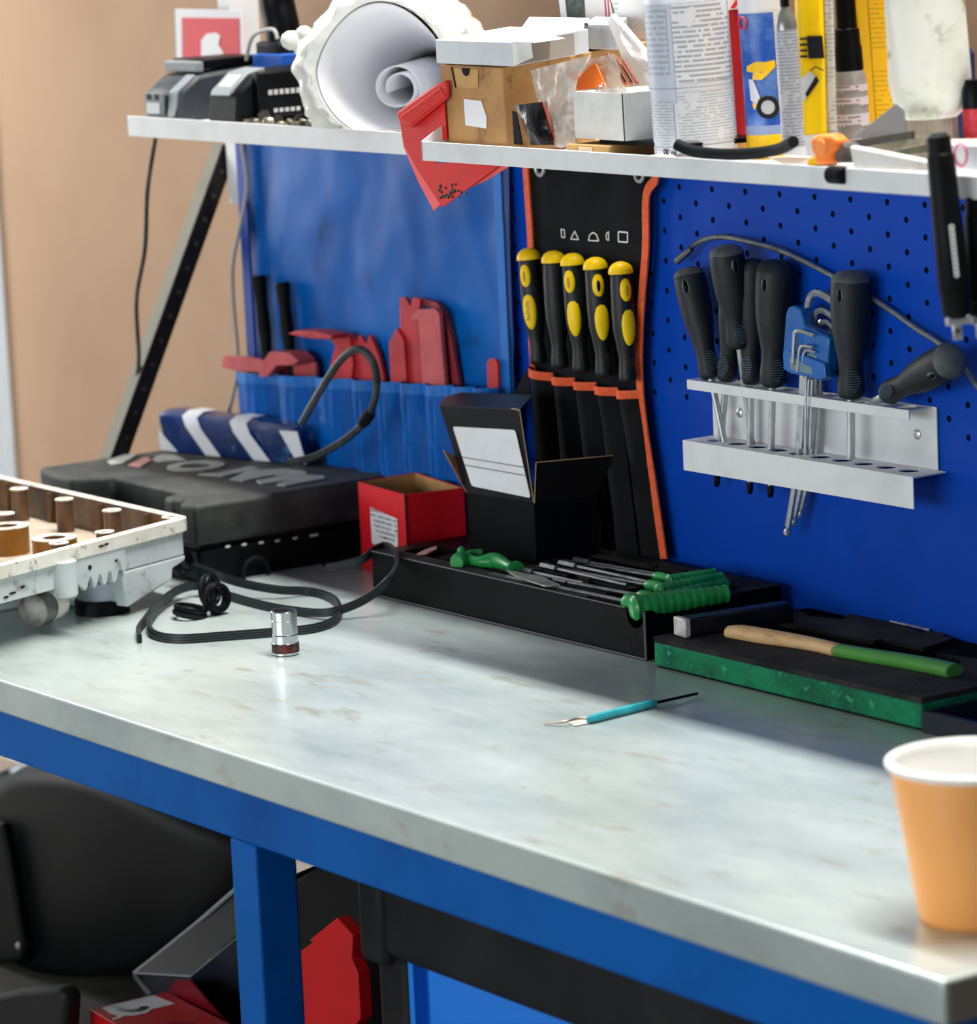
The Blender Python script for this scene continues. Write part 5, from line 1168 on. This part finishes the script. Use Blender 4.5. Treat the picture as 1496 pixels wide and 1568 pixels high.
for i in range(30):
    x = rnd.uniform(-.12, .07); y = rnd.uniform(-.13, -.03); b.box((x, y, TT+.001), (rnd.uniform(.006, .02), .003, .002+rnd.random()*.003), Matrix.Rotation(rnd.uniform(-.3, .3), 3, 'Z'))
b.build('moulded_ribs', m_tdust, tt, kind='stuff')
# green handled tools: a bar across the tray, neck, long blade
ghd = [((976, 950), (1118, 906)), ((990, 926), (1116, 892)), ((1006, 908), (1108, 882)), ((1022, 893), (1104, 874))]
lbl = ['green T-handled tool nearest the front, its round end in the tray notch', 'second green T-handled tool from the front of the black tray', 'third green T-handled tool from the front of the black tray', 'rearmost of the four green T-handled tools in the black tray']
nk = [((985, 920), (943, 908)), ((1000, 902), (927, 896)), ((1010, 893), (930, 884)), ((1022, 884), (958, 875))]
for k, ((a, c_), lab) in enumerate(zip(ghd, lbl)):
    p, q = T(*a, TT+.002), T(*c_, TT+.006); q.y = min(q.y, -.03); p.z = TT+.003
    if k == 0: p = V((.1425, -.1575, TT+.0015))
    q.z = TT+.005; L = (q-p).length; ax = (q-p).normalized()
    t = thing('t_handle_tool', tuple(p), lab, 'hand tool'); R = [.0104, .0075, .0070, .0062][k]
    prof = [(0, R*.4), (L*.01, R*.8), (L*.04, R)]
    for i in range(34):
        u = .06+.9*i/33; prof.append((L*u, R*(.92-.25*u+.05*(i % 3 == 0)-.03*(i % 3 == 1))))
    prof += [(L*.985, R*.5), (L, R*.3)]
    b = MB(); b.lathe(p, ax, prof, 18); b.build('grip', m_grn, t, ang=50)
    n0 = p+ax*(L*.16)
    e0 = n0+V((-.028, -.001, .0005))
    b = MB(); b.tube(smoothpath([n0, n0.lerp(e0, .35), n0.lerp(e0, .7), e0], 4), [R*.5, R*.55, R*.6, R*.65, R*.68, R*.7, R*.72, R*.74, R*.74, R*.72, R*.65, R*.5, R*.3], 12); b.build('neck', m_grn, t)
    b = MB(); e1 = e0+V((-.16+.02*k, 0, -.001)); e1.z = TT+.001; b.tube([e0, e1], .0019, 8); b.box(e1+V((-.01, 0, 0)), (.03, .005, .0012)); b.build('blade', mat('dull_blade_steel', '6a6d6e', .42, .8, col2='4a4c4d', scale=60), t)
b = MB(); P0 = smoothpath([T(x, y, TT+.004) for x, y in ((699, 862), (712, 857), (735, 860), (760, 860), (782, 868), (790, 872))], 5); gt = thing('t_handle_tool', tuple(P0[3]), 'green wavy tool handle at the left of the tray, below the black box', 'hand tool')
b.tube(P0, [.006+.0018*math.sin(i*.55) for i in range(len(P0))], 12); b.build('grip', m_grn, gt)
b = MB(); b.tube([T(712, 858, TT+.004), T(722, 851, TT+.005), T(738, 850, TT+.005)], .0055, 12); b.build('grip_lobe', m_grn, gt)
b = MB(); b.ell(T(707, 847, TT+.007), V((.004, 0, 0)), V((0, .004, 0)), V((0, 0, .006))); b.build('green_knob', m_grn, label='small green knob peeking out left of the black box', cat='knob')
bl = [T(775, 874, TT+.003), T(826, 884, TT+.003), T(858, 897, TT+.003), T(835, 899, TT+.003), T(790, 884, TT+.003)]
b = MB(); b.prism(bl, (0, 0, .0012)); b.build('scraper_blade', mat('pale_blade', 'b9bab5', .35, .6, col2='8b8d8a', scale=50), label='pale flat steel scraper lying in the middle of the black tray', cat='scraper')
for i, (a, c_) in enumerate((((800, 873), (893, 893)), ((830, 866), (960, 896)), ((858, 862), (1000, 893)), ((880, 858), (1010, 880)))):
    p, q = T(*a, TT+.003), T(*c_, TT+.0035); b = MB(); b.tube([p, q], .0017, 6); b.tube([p, p.lerp(q, .18)], .0032, 6); b.build('bit_shaft', mat('dull_blade_steel', '6a6d6e', .42, .8, col2='4a4c4d', scale=60), label=['thin steel shaft lying nearest the pale flat scraper in the black tray', 'thin steel shaft second back from the pale flat scraper in the tray', 'thin steel shaft third back from the pale scraper in the black tray', 'thin steel shaft furthest back in the black tray, nearest the panel'][i], cat='shaft')
b = MB(); b.prism([T(x, y, TT+.0012) for x, y in ((638, 850), (652, 843), (668, 838), (669, 842), (654, 849))], (0, 0, .0012)); b.build('paper_tag', mat('pinkish_tag', 'd79c90', .6), label='small pinkish paper scrap on the left end of the black tray', cat='paper')

# ---- black open box on the tray
kc, kl, kr = V((-.075, -.092, TT+.0012)), V((-.163, -.100, TT+.0012)), V((-.066, -.033, TT+.0012))
kk = kl+(kr-kc); hk = .0515
KB = [kl, kc, kr, kk]
bx_ = thing('black_box', tuple((kl+kr)/2), 'open black cardboard box with a white label on its raised lid', 'box')
m_kb = mat('black_coated_card', '05070b', .42, col2='0c1015', scale=18, spec=.1); m_ki = mat('black_card_inside', '060607', .8, spec=.2)
openbox(bx_, KB, hk, m_kb, m_ki)
up_ = V((0, 0, 1))
# lid: from the front-left top edge, rising and leaning back to the left
l0, l1 = kl+up_*hk, kc+up_*hk
tl = B(673, 622, l0.y+.012); tr_ = B(796, 628, l1.y+.012)
b = MB(); b.prism([l0, l1, tr_, tl], (0, .0011, 0)); b.build('lid', m_kb, bx_)
lidp = lambda u, v, o=.0008: l0.lerp(l1, u).lerp(tl.lerp(tr_, u), v)+V((0, -o, 0))
b = MB(); b.prism([V(p) for p in rounded([lidp(.12, .09), lidp(.97, .05), lidp(.91, .78), lidp(.10, .77)], .003, 3)], (0, .0004, 0)); wl_ = b.build('white_label', m_label, bx_)
b = MB(); b.tube([lidp(.115, .42, .0013), lidp(.95, .38, .0013)], .0003, 4); b.tube([lidp(.115, .33, .0013), lidp(.96, .29, .0013)], .0003, 4); b.build('ruled_line', m_bprint, wl_)
b = MB(); back = V((-.03, .030, .0075)); b.prism([tl, tr_, tr_+back+V((.008, 0, -.001)), tr_+back*.9, tl+back*.95+V((.02, 0, 0)), tl+back*.5], (0, 0, .0009)); b.build('lid_tuck_flap', mat('black_card_top', '1c2224', .35), bx_)
m_edge = mat('raw_card_edge', 'a98c6c', .8)
b = MB(); b.tube([l1+V((.0005, -.0005, 0)), tr_+V((.0005, -.0005, 0))], .0004, 5); b.tube([tr_, tr_+V((-.011, -.0005, .0003))], .0007, 5); b.build('raw_edge', m_edge, bx_)
f0, f1 = kc+up_*hk, kr+up_*hk; g0, g1 = X(820, 708, f0.x+.004), X(941, 697, f1.x+.006)
b = MB(); b.prism([f0, f1, g1, g0], (-.001, 0, 0)); b.build('side_flap', m_ki, bx_)
b = MB(); b.tube([g0+V((.0005, 0, 0)), g1+V((.0005, 0, 0))], .0004, 5); b.tube([f0+V((.0008, 0, 0)), g0+V((.0008, 0, 0))], .0004, 5); b.build('raw_edge', m_edge, bx_)
b = MB(); s0 = kl+up_*hk; b.prism([s0, s0+(kk-kl)*.8, B(690, 700, s0.y+.04), B(679, 689, s0.y)], (-.001, 0, 0)); b.build('far_flap', m_card, bx_)

# ---- foam tray with hammer
fz = -.3185
f0x, f1x, fy0, fy1 = .178, .492, -.163, -.002
ft = thing('foam_tray', ((f0x+f1x)/2, -.08, TZ), 'green foam tool insert with a black top, holding the hammer', 'foam tray')
m_gf = mat('green_foam', '087a50', .85, col2='04553a', scale=30, lo=.4, hi=.62, col3='2aa276', scale3=120, bump=.5, bscale=300)
m_kf = mat('black_foam', '171718', .9, col2='383636', scale=16, lo=.4, hi=.7, bump=.4, bscale=250, spec=.2)
b = MB(); b.bb(f0x, f1x, fy0, fy1, TZ+.0015, fz-.0042); b.build('green_layer', m_gf, ft, bevel=.0015)
b = MB(); b.bb(f0x+.002, f1x-.002, fy0+.002, fy1, TZ, TZ+.0015); b.build('base_sheet', m_blk2, ft)
cut = MB()
for pl_ in (
    ((1108, 958), (1180, 958), (1320, 985), (1470, 1015), (1478, 1036), (1430, 1042), (1290, 1010), (1180, 985)),
    ((1215, 935), (1260, 930), (1310, 940), (1290, 955), (1240, 950)),
    ((1255, 924), (1270, 921), (1340, 932), (1330, 936)),
    ((1330, 990), (1350, 985), (1430, 1002), (1440, 1012), (1410, 1010)),
    ((1450, 965), (1462, 962), (1530, 978), (1520, 984)),
    ((1440, 980), (1452, 977), (1530, 995), (1520, 1001)),
    ((1350, 952), (1365, 950), (1425, 968), (1410, 975)),
    ((1400, 1003), (1460, 984), (1530, 1000), (1500, 1016))):
    cut.prism([T(x, y, fz-.0036) for x, y in pl_], (0, 0, .02))
    b = MB(); b.prism([T(x, y, fz-.0035) for x, y in pl_], (0, 0, .0006)); b.build('recess_shade', mat('recess_shade_black', '020203', .95, spec=.05), ft)  # near-black plane on the pit floor, recess shade put into its colour
b = MB(); b.bb(f0x, f1x, fy0, fy1, fz-.0042, fz); b.build('black_layer', m_kf, ft, cut=cut, smooth=False)
b = MB(); b.prism([T(x, y, fz+.0002) for x, y in ((1362, 952), (1370, 949), (1427, 961), (1422, 966))], (0, 0, .0008)); b.build('white_tape', mat('torn_white_tape', 'b7b5b5', .6, col2='4a4040', scale=90), ft)
# right of it: low black plastic tray
b = MB(); b.bb(f1x+.003, .62, fy0-.002, fy1-.002, TZ, TZ+.016); cut = MB(); cut.bb(f1x+.006, .617, fy0+.003, fy1-.008, TZ+.003, TZ+.03)
b.build('shallow_tray', mat('navy_black_plastic', '1b2129', .45), cut=cut, label='shallow black plastic tray right of the green foam, behind the cup', cat='tray', smooth=False)
hm = thing('hammer', tuple(T(1110, 965, fz)), 'hammer with a black head and a pale wooden handle painted green at the end', 'hammer')
p, q = T(1043, 962, fz+.007), T(1210, 936, fz+.007); ax = (q-p).normalized(); s_ = V((-ax.y, ax.x, 0)); 
RM = Matrix((ax, s_, V((0, 0, 1)))).transposed(); L = (q-p).length
b = MB(); b.box((p+q)/2+V((0, 0, .001)), (L*.97, .017, .0145), RM); b.build('head', mat('black_forged_steel', '14171a', .4, .4, col2='22262a', scale=40), hm, bevel=.0022)
b = MB(); b.box(p+ax*.001+V((0, 0, .001)), (.006, .0178, .0152), RM); b.build('striking_face', mat('worn_steel_face', 'cfcac6', .5, .2, col2='8a8582', scale=70), hm, bevel=.0015)
hp_ = [(1114, 967), (1135, 969), (1170, 975), (1210, 981), (1250, 988), (1284, 996), (1330, 1004), (1380, 1012), (1430, 1021), (1462, 1028)]
hr_ = [.0062, .0085, .0088, .0080, .0072, .0070, .0074, .0080, .0082, .0080]
P = [T(x, y, fz+.0035) for x, y in hp_]
def handle(P, rr, name, m):
    SP = smoothpath(P, 4); n = len(SP); R_ = []
    for i in range(n): f = i/(n-1)*(len(rr)-1); k = min(int(f), len(rr)-2); R_.append(rr[k]+(rr[k+1]-rr[k])*(f-k))
    b = MB(); vs = []; fs = []; m_ = 16
    for i, p in enumerate(SP):
        t = (SP[min(i+1, n-1)]-SP[max(i-1, 0)]).normalized(); x = V((0, 0, 1)).cross(t).normalized(); z = t.cross(x)
        for k in range(m_): a = 2*math.pi*k/m_; vs.append(p+x*(R_[i]*1.12*math.cos(a))+z*(R_[i]*.72*math.sin(a)))
    for j in range(n-1):
        for i in range(m_): fs.append((j*m_+i, j*m_+(i+1) % m_, (j+1)*m_+(i+1) % m_, (j+1)*m_+i))
    fs += [tuple(range(m_))[::-1], tuple(range((n-1)*m_, n*m_))]
    b.add(vs, fs); return b.build(name, m, hm, ang=60, bevel=.001)
handle(P[:6], hr_[:6], 'wooden_handle', mat('pale_ash_wood', 'ddb683', .5, col2='c0935c', scale=40, stretch=(1, 5, 5)))
handle(P[5:], hr_[5:], 'painted_grip', mat('green_gloss_paint', '4f9440', .35, col2='3f8035', scale=20))

# ---- belt and clutter in front of the case
def loopbelt(name, pts, w_, th_, m, lab, cat='belt', zs=None):
    P = smoothpath([T(x, y, z) for x, y, z in pts], 7); P = [V((p.x, p.y, max(p.z, TZ+w_/2))) for p in P]
    t = thing(name, tuple(P[len(P)//2]), lab, cat)
    b = MB(); b.tube(P, 1, square=((0, 0, 1), w_, th_)); b.build('belt_back', m, t, ang=80)
    for k in (-1, 0, 1):
        b = MB(); b.tube([p+V((0, 0, k*w_*.28)) for p in P], 1, square=((0, 0, 1), w_*.17, th_*1.5)); b.build('rib', mat('belt_rib_rubber', '2b3236', .4), t, ang=80)
    return t
zb_ = TZ+.004
loopbelt('ribbed_belt', [(298, 868, zb_+.022), (330, 880, zb_+.018), (370, 893, zb_+.010), (425, 903, zb_+.004), (475, 906, zb_), (508, 916, zb_), (521, 933, zb_), (512, 950, zb_), (480, 962, zb_), (420, 968, zb_), (340, 974, zb_), (275, 978, zb_), (238, 972, zb_), (228, 955, zb_+.002), (240, 930, zb_+.004), (262, 910, zb_+.006), (290, 898, zb_+.006), (330, 897, zb_+.002)], .0075, .0024, mat('black_belt', '0b0e10', .42, col2='14181b', scale=80), 'black ribbed drive belt looped on the worktop around the socket')
loopbelt('ribbed_belt', [(214, 978, zb_), (212, 965, zb_), (222, 950, zb_), (238, 930, zb_), (262, 912, zb_)], .0075, .0026, mat('black_belt', '14181b', .42), 'short end of black belt curling out at the far left of the loop')
loopbelt('ribbed_belt', [(350, 912, zb_), (400, 926, zb_), (450, 935, zb_), (500, 938, zb_+.002), (545, 925, zb_+.008), (580, 903, zb_+.018), (600, 882, zb_+.028), (608, 862, zb_+.034), (604, 845, zb_+.037), (590, 836, zb_+.036), (572, 843, zb_+.034), (556, 856, zb_+.029), (530, 864, zb_+.025), (500, 870, zb_+.022)], .0072, .0024, mat('black_belt', '14181b', .42), 'black belt strap rising in a loop in front of the red box')
for i, (x, y, r, ax, lab) in enumerate(((277, 877, .0095, (.9, .3, .3), 'black coiled hose end beside the gearbox housing'), (318, 910, .012, (.8, .5, .1), 'upright black hose clip standing inside the belt loop'), (330, 920, .011, (.9, .2, .1), 'second black hose clip leaning behind the upright one'), (290, 925, .013, (.1, .2, 1), 'flat black ring clip lying beside the upright hose clip'))):
    c = T(x, y, TZ+.012); c.z = TZ+(r+.0035 if i in (1, 2) else (.022 if i == 0 else .0035)); t = thing('hose_clip', tuple(c), lab, 'clip')
    b = MB(); b.torus(c, ax, r, .0026, 24, 8); b.build('band', m_rub, t)
    b = MB(); a_ = V(ax).normalized(); b.torus(c+a_*.005, ax, r, .0022, 24, 8); b.build('band', m_blk2, t)
    b = MB(); b.box(c+V((0, 0, -r)), (.008, .008, .007)); b.build('clip_lug', m_blk, t, bevel=.001)

# ---- socket
c = T(437, 1004); c.z = TZ; c = c+V((-.004, .003, 0))
sk = thing('socket', tuple(c), 'small chrome drive socket with a dark rusty base ring, standing on the worktop', 'socket')
R = .0108
b = MB(); b.lathe(c, (0, 0, 1), [(0, R*.9), (.001, R), (.0022, R), (.0025, R*1.02), (.0102, R*1.02), (.0105, R*.98), (.0165, R*.98), (.0172, R*.94), (.0178, R*.98), (.0285, R*.98), (.029, R*.93), (.0298, R*.93), (.030, R), (.036, R), (.0368, R*.95)], 40); 
cut = MB(); cut.cyl(c+V((0, 0, .026)), c+V((0, 0, .05)), R*.76, n=12); 
for i in range(12): a = 2*math.pi*(i+.5)/12; cut.cyl(c+V((R*.74*math.cos(a), R*.74*math.sin(a), .0262)), c+V((R*.74*math.cos(a), R*.74*math.sin(a), .05)), R*.13, n=6)
b.build('socket_body', mat('chrome', 'c7cacb', .18, 1), sk, cut=cut, ang=30)
b = MB(); b.ring(c+V((0, 0, .0026)), (0, 0, 1), R*1.05, R*.9, .0074, 40); b.build('rusty_ring', mat('rusty_ring', '14161e', .5, col2='6b2414', scale=160, lo=.5, hi=.62), sk)

# ---- teal pick tool
p0, p1 = T(900, 1102, TZ+.0035), T(1004, 1076, TZ+.0035); ax = (p1-p0).normalized()
pt = thing('pick_tool', tuple((p0+p1)/2), 'teal-handled pick with a bent steel tip lying on the worktop', 'pick')
L = (p1-p0).length
b = MB(); b.lathe(p0, ax, [(0, .0018), (.001, .0028), (.004, .0033), (L-.004, .0034), (L-.001, .003), (L, .0018)], 8); b.build('handle', mat('teal_plastic', '2f9aa3', .4, col2='25838c', scale=60), pt, ang=25)
b = MB(); b.tube([p1-ax*.002, T(1068, 1062, TZ+.003)], [.0013, .0011], 8); b.build('black_rod', m_blk2, pt)
b = MB(); b.tube(smoothpath([p0+ax*.002, T(885, 1100, TZ+.004), T(866, 1105, TZ+.0035), T(834, 1108, TZ+.0015)], 5), .0009, 8); b.build('bent_tip', mat('bronze_tip', '8c7d70', .35, .9), pt)
b = MB(); b.prism([T(x, y, TZ+.0006) for x, y in ((870, 1107), (895, 1103), (902, 1108), (880, 1112))], (0, 0, .0006)); b.build('small_chip', mat('pale_chip', 'c9c5b8', .6), label='tiny pale chip next to the tip of the pick', cat='chip')

# ---- paper cup
c = T(1496, 1404); H_ = .098; rt, rb_ = .0508, .0335
cu = thing('paper_cup', tuple(c), 'orange paper cup with a white rim in the right foreground', 'cup')
m_cup = mat('orange_paper', 'ffb468', .5, col2='fcab5c', scale=8); m_cupi = mat('white_cup_paper', 'f1f1ee', .5)
b = MB(); n = 48
b.lathe(c+V((0, 0, .0)), (0, 0, 1), [(0, rb_), (.004, rb_+.001), (H_-.006, rt-.0018), (H_-.005, rt-.0022)], n); b.f.pop(); b.build('cup_wall', m_cup, cu, ang=80)
b = MB(); b.torus(c+V((0, 0, H_-.003)), (0, 0, 1), rt-.0012, .0026, 56, 10); b.build('rolled_rim', m_cupi, cu)
b = MB(); vs = []; fs = []
for z, r in ((H_-.0008, rt-.002), (H_*.3, rb_+.004), (H_*.3-.0005, .0001)):
    for i in range(n): a = 2*math.pi*i/n; vs.append(c+V((r*math.cos(a), r*math.sin(a), z)))
for j in range(2):
    for i in range(n): fs.append((j*n+i, j*n+(i+1) % n, (j+1)*n+(i+1) % n, (j+1)*n+i))
b.add(vs, fs); b.build('inside', m_cupi, cu)

# ================================================================== BELOW THE WORKTOP
LZ = -.865
# black moulded seat / fairing
G = []; yf = -.30
fa = thing('moulded_shell', (-.45, -.20, -.75), 'large rounded black moulded plastic shell under the left of the bench', 'plastic shell')
yf = -.20
outl = [B(x, y, yf) for x, y in ((-90, 1215), (0, 1190), (60, 1163), (180, 1170), (330, 1235), (450, 1290), (455, 1350), (400, 1405), (310, 1468), (200, 1491), (110, 1497), (50, 1492), (10, 1474), (-60, 1440), (-95, 1330))]
ol = smoothpath([V((p.x, 0, p.z)) for p in outl], 4, closed=True)[:-1]
cc = sum(ol, V())/len(ol)
lay = [(0.0, .80), (.006, .9), (.018, .96), (.04, 1.0), (.10, 1.0), (.16, .92)]
vs = []; fs = []; n = len(ol)
for dy, k in lay:
    for p in ol: q = cc+(p-cc)*k; vs.append(V((q.x, yf-.02+dy-.02*math.cos((q.x+.45)*3), q.z)))
for j in range(len(lay)-1):
    for i in range(n): fs.append((j*n+i, j*n+(i+1) % n, (j+1)*n+(i+1) % n, (j+1)*n+i))
fs.append(tuple(range(n))); fs.append(tuple(range((len(lay)-1)*n, len(lay)*n)))
b = MB(); b.add(vs, fs); b.build('shell', mat('black_moulded_plastic', '06080a', .45, col2='0c0f12', scale=8, bump=.08, bscale=700, spec=.1), fa, ang=60)
sp_ = [B(x, y, -.245) for x, y in ((-40, 1250), (2, 1262), (15, 1330), (26, 1400), (36, 1450), (34, 1470), (20, 1474), (-40, 1478))]
b = MB(); b.prism(sp_, (0, .012, 0)); b.build('side_plate', mat('black_plate', '0a0c0d', .5, spec=.1), fa, bevel=.004)
b = MB(); b.lathe(B(28, 1449, -.2455), (0, -1, 0), [(0, .0035), (.0012, .003), (.0018, .0018)], 16); b.build('screw', m_steel, fa)
b = MB(); b.bb(-.895, -.42, -.40, -.08, LZ, -.79); b.build('folded_mat', mat('grey_worn_fabric', '4a4844', .85, col2='2c2b29', scale=14, bump=.3, bscale=80), bevel=.02, label='grey folded mat under the black shell at the bottom left', cat='mat')
b = MB(); b.prism([B(x, y, -.42) for x, y in ((-60, 1535), (30, 1515), (90, 1512), (98, 1530), (90, 1640), (-60, 1640))], (0, .02, 0)); b.build('rubber_sheet', mat('matt_black_rubber', '0c0d0e', .6, col2='191a1b', scale=12), bevel=.006, label='black rubber sheet folded over the grey mat at the bottom left', cat='rubber sheet')
b = MB(); b.prism([B(x, y, -.10) for x, y in ((-70, 1140), (32, 1168), (10, 1178), (-70, 1210))], (0, .003, 0)); b.build('pale_cloth', mat('pale_ribbed_cloth', 'cbb9a6', .8), label='sliver of pale cloth above the black shell at the far left', cat='cloth')
# dark blue open carton
nb = thing('navy_carton', tuple(B(300, 1568, -.40)), 'glossy dark navy carton with an open flap behind the blue bench leg', 'box')
m_nv = mat('navy_gloss_card', '030d1e', .3, col2='051428', scale=10, spec=.4)
Kc = B(292, 1495, -.285); Kl = B(206, 1490, -.27); Kr = B(420, 1388, -.23)
b = MB(); b.prism([Kc, Kr, Kr+V((0, 0, -.12)), Kc+V((.03, .02, -.11))], (0.0, .001, 0)); b.build('front_panel', m_nv, nb)
b = MB(); b.prism([Kl, Kc, B(370, 1425, -.25), B(375, 1355, -.235), B(300, 1412, -.25)], (0, .001, .001)); b.build('inner_panel', mat('navy_inside', '02050c', .6, spec=.2), nb)
b = MB(); b.tube([Kl, B(238, 1465, -.262), B(300, 1415, -.25), B(372, 1352, -.235)], .002, 6); b.tube([Kl, Kc], .0008, 6); b.tube([Kc, Kr], .0005, 6); b.build('pale_edges', mat('grey_card_edge', '8b9199', .5), nb)
b = MB(); b.prism([Kl, B(232, 1520, -.272), B(226, 1524, -.274), Kl+V((-.004, 0, -.004))], (0, .001, 0)); b.build('end_flap', mat('grey_flap', '45494f', .5), nb)
b = MB(); b.prism([Kl+V((.004, .002, -.002)), Kc+V((0, .002, -.002)), B(330, 1600, -.285), B(236, 1600, -.27)], (0, .001, 0)); b.build('lower_panel', m_nv, nb)
# red carton at the bottom
rcx = thing('red_carton', tuple(T(240, 1560, -.700)), 'red carton with a white printed panel and grey fan mark at the bottom edge', 'box')
zr_ = -.700
rp = [T(x, y, zr_) for x, y in ((137, 1545), (255, 1519), (372, 1578), (250, 1612))]
b = MB(); b.prism(rp, (0, 0, LZ-zr_)); b.build('carton', mat('red_gloss_card', 'c2141c', .35, col2='a8101a', scale=20), rcx, bevel=.0006)
b = MB(); b.prism([T(x, y, zr_+.0004) for x, y in ((156, 1543), (235, 1524), (268, 1537), (233, 1545), (225, 1551), (205, 1555), (180, 1555), (168, 1551))], (0, 0, .0002)); b.build('white_panel', m_label, rcx)
b = MB(); cc_ = T(200, 1543, zr_+.0008)
cols = ['b9bcbe', '8b9093', '666c70', '43494d', '15191c']
for i in range(5):
    def wpt(a_, r_): 
        x = 200+34*r_*math.cos(a_); y = 1541+11*r_*math.sin(a_); return T(x, y, zr_+.0008)
    a0_, a1_ = math.radians(180-36*i), math.radians(180-36*(i+1)); b = MB(); b.prism([wpt(a0_, .45), wpt(a1_, .45), wpt(a1_, .8), wpt((a0_+a1_)/2, .85), wpt(a0_, .8)], (0, 0, .0002)); b.build('fan_segment', mat('fan_grey_%d' % i, cols[i], .5), rcx)
b = MB(); b.ring(T(268, 1578, zr_+.0004), (0, 0, 1), .023, .019, .0004, 30); b.build('dark_ring', mat('dark_red_print', '7a0d12', .5), rcx)
b = MB()
for x, y, l in ((172, 1560, 14), (180, 1556, 18), (190, 1553, 10)): b.prism([T(x, y, zr_+.0004), T(x+l, y-5, zr_+.0004), T(x+l+2, y-3, zr_+.0004), T(x+2, y+2, zr_+.0004)], (0, 0, .0003))
b.build('printed_bars', m_print, rcx)
b = MB(); b.prism([B(x, y, -.305) for x, y in ((257, 1518), (268, 1502), (290, 1500), (330, 1548), (352, 1570), (300, 1548))], (0, .002, 0)); b.build('crimson_card', mat('crimson_card', '6d0d1c', .3, col2='c8c2c6', scale=25, lo=.66, hi=.68), label='folded crimson card standing between the red and navy cartons', cat='card')
# red bag/garment behind the leg
b = MB(); b.prism([B(x, y, -.36) for x, y in ((440, 1470), (478, 1443), (473, 1440), (516, 1405), (540, 1432), (538, 1468), (548, 1490), (552, 1560), (540, 1575), (560, 1640), (440, 1640))], (0, .012, 0)); b.build('red_board', mat('red_soft_board', 'c4060c', .6, col2='ac050c', scale=10), bevel=.002, label='bright red notched board standing right of the blue bench leg', cat='board')
b = MB(); b.prism([B(x, y, -.33) for x, y in ((440, 1310), (485, 1310), (490, 1322), (452, 1338), (440, 1350))], (0, .003, 0)); b.build('pale_card', mat('pale_card', 'd9cdbb', .7), label='corner of pale card just right of the bench leg top', cat='card')
b = MB(); b.prism([B(x, y, -.31) for x, y in ((440, 1352), (500, 1318), (640, 1370), (640, 1640), (430, 1640))], (0, .10, 0)); b.build('black_bin', mat('matt_black_bin', '07080b', .8), bevel=.005, label='matt black bin in the shadow behind the red board', cat='bin')
# black and blue tool chest
k0 = B(545, 1360, -.50)
tcx = thing('tool_chest', (.65, -.3, LZ), 'tool chest with rounded black rim and blue drawer under the bench', 'tool chest')
m_ch = mat('charcoal_plastic', '1a1c1d', .55, col2='292a2a', scale=14, lo=.4, hi=.8, bump=.1, bscale=300, spec=.1)
xl = k0.x; z1 = -.4165
b = MB(); b.bb(xl, .89, -.495, -.10, z1-.072, z1); b.build('top_rim', m_ch, tcx, bevel=.010, seg=4)
b = MB(); b.bb(xl+.006, xl+.045, -.490, -.11, LZ, z1-.070); b.build('corner_post', m_ch, tcx, bevel=.006)
b = MB(); b.bb(xl-.003, xl+.030, -.499, -.46, z1-.078, z1-.016); b.build('corner_guard', m_ch, tcx, bevel=.006)
b = MB(); b.bb(.85, .885, -.490, -.11, LZ, z1-.070); b.build('corner_post', m_ch, tcx, bevel=.006)
b = MB(); b.bb(xl+.045, .85, -.478, -.12, LZ+.002, z1-.071); b.build('blue_body', mat('chest_blue_dark', '0c4fb4', .4), tcx)
b = MB(); b.bb(xl+.064, .845, -.484, -.478, LZ+.004, z1-.073); b.build('drawer_front', mat('chest_blue', '1a7be0', .35), tcx, bevel=.001)
b = MB(); b.bb(xl+.045, xl+.051, -.488, -.478, LZ+.002, z1-.0715); b.build('blue_edge', mat('chest_blue', '1a7be0', .35), tcx)

from mathutils import Quaternion
for t in LEAN:
    t.rotation_mode = 'QUATERNION'; t.rotation_quaternion = Quaternion(dv, .036)
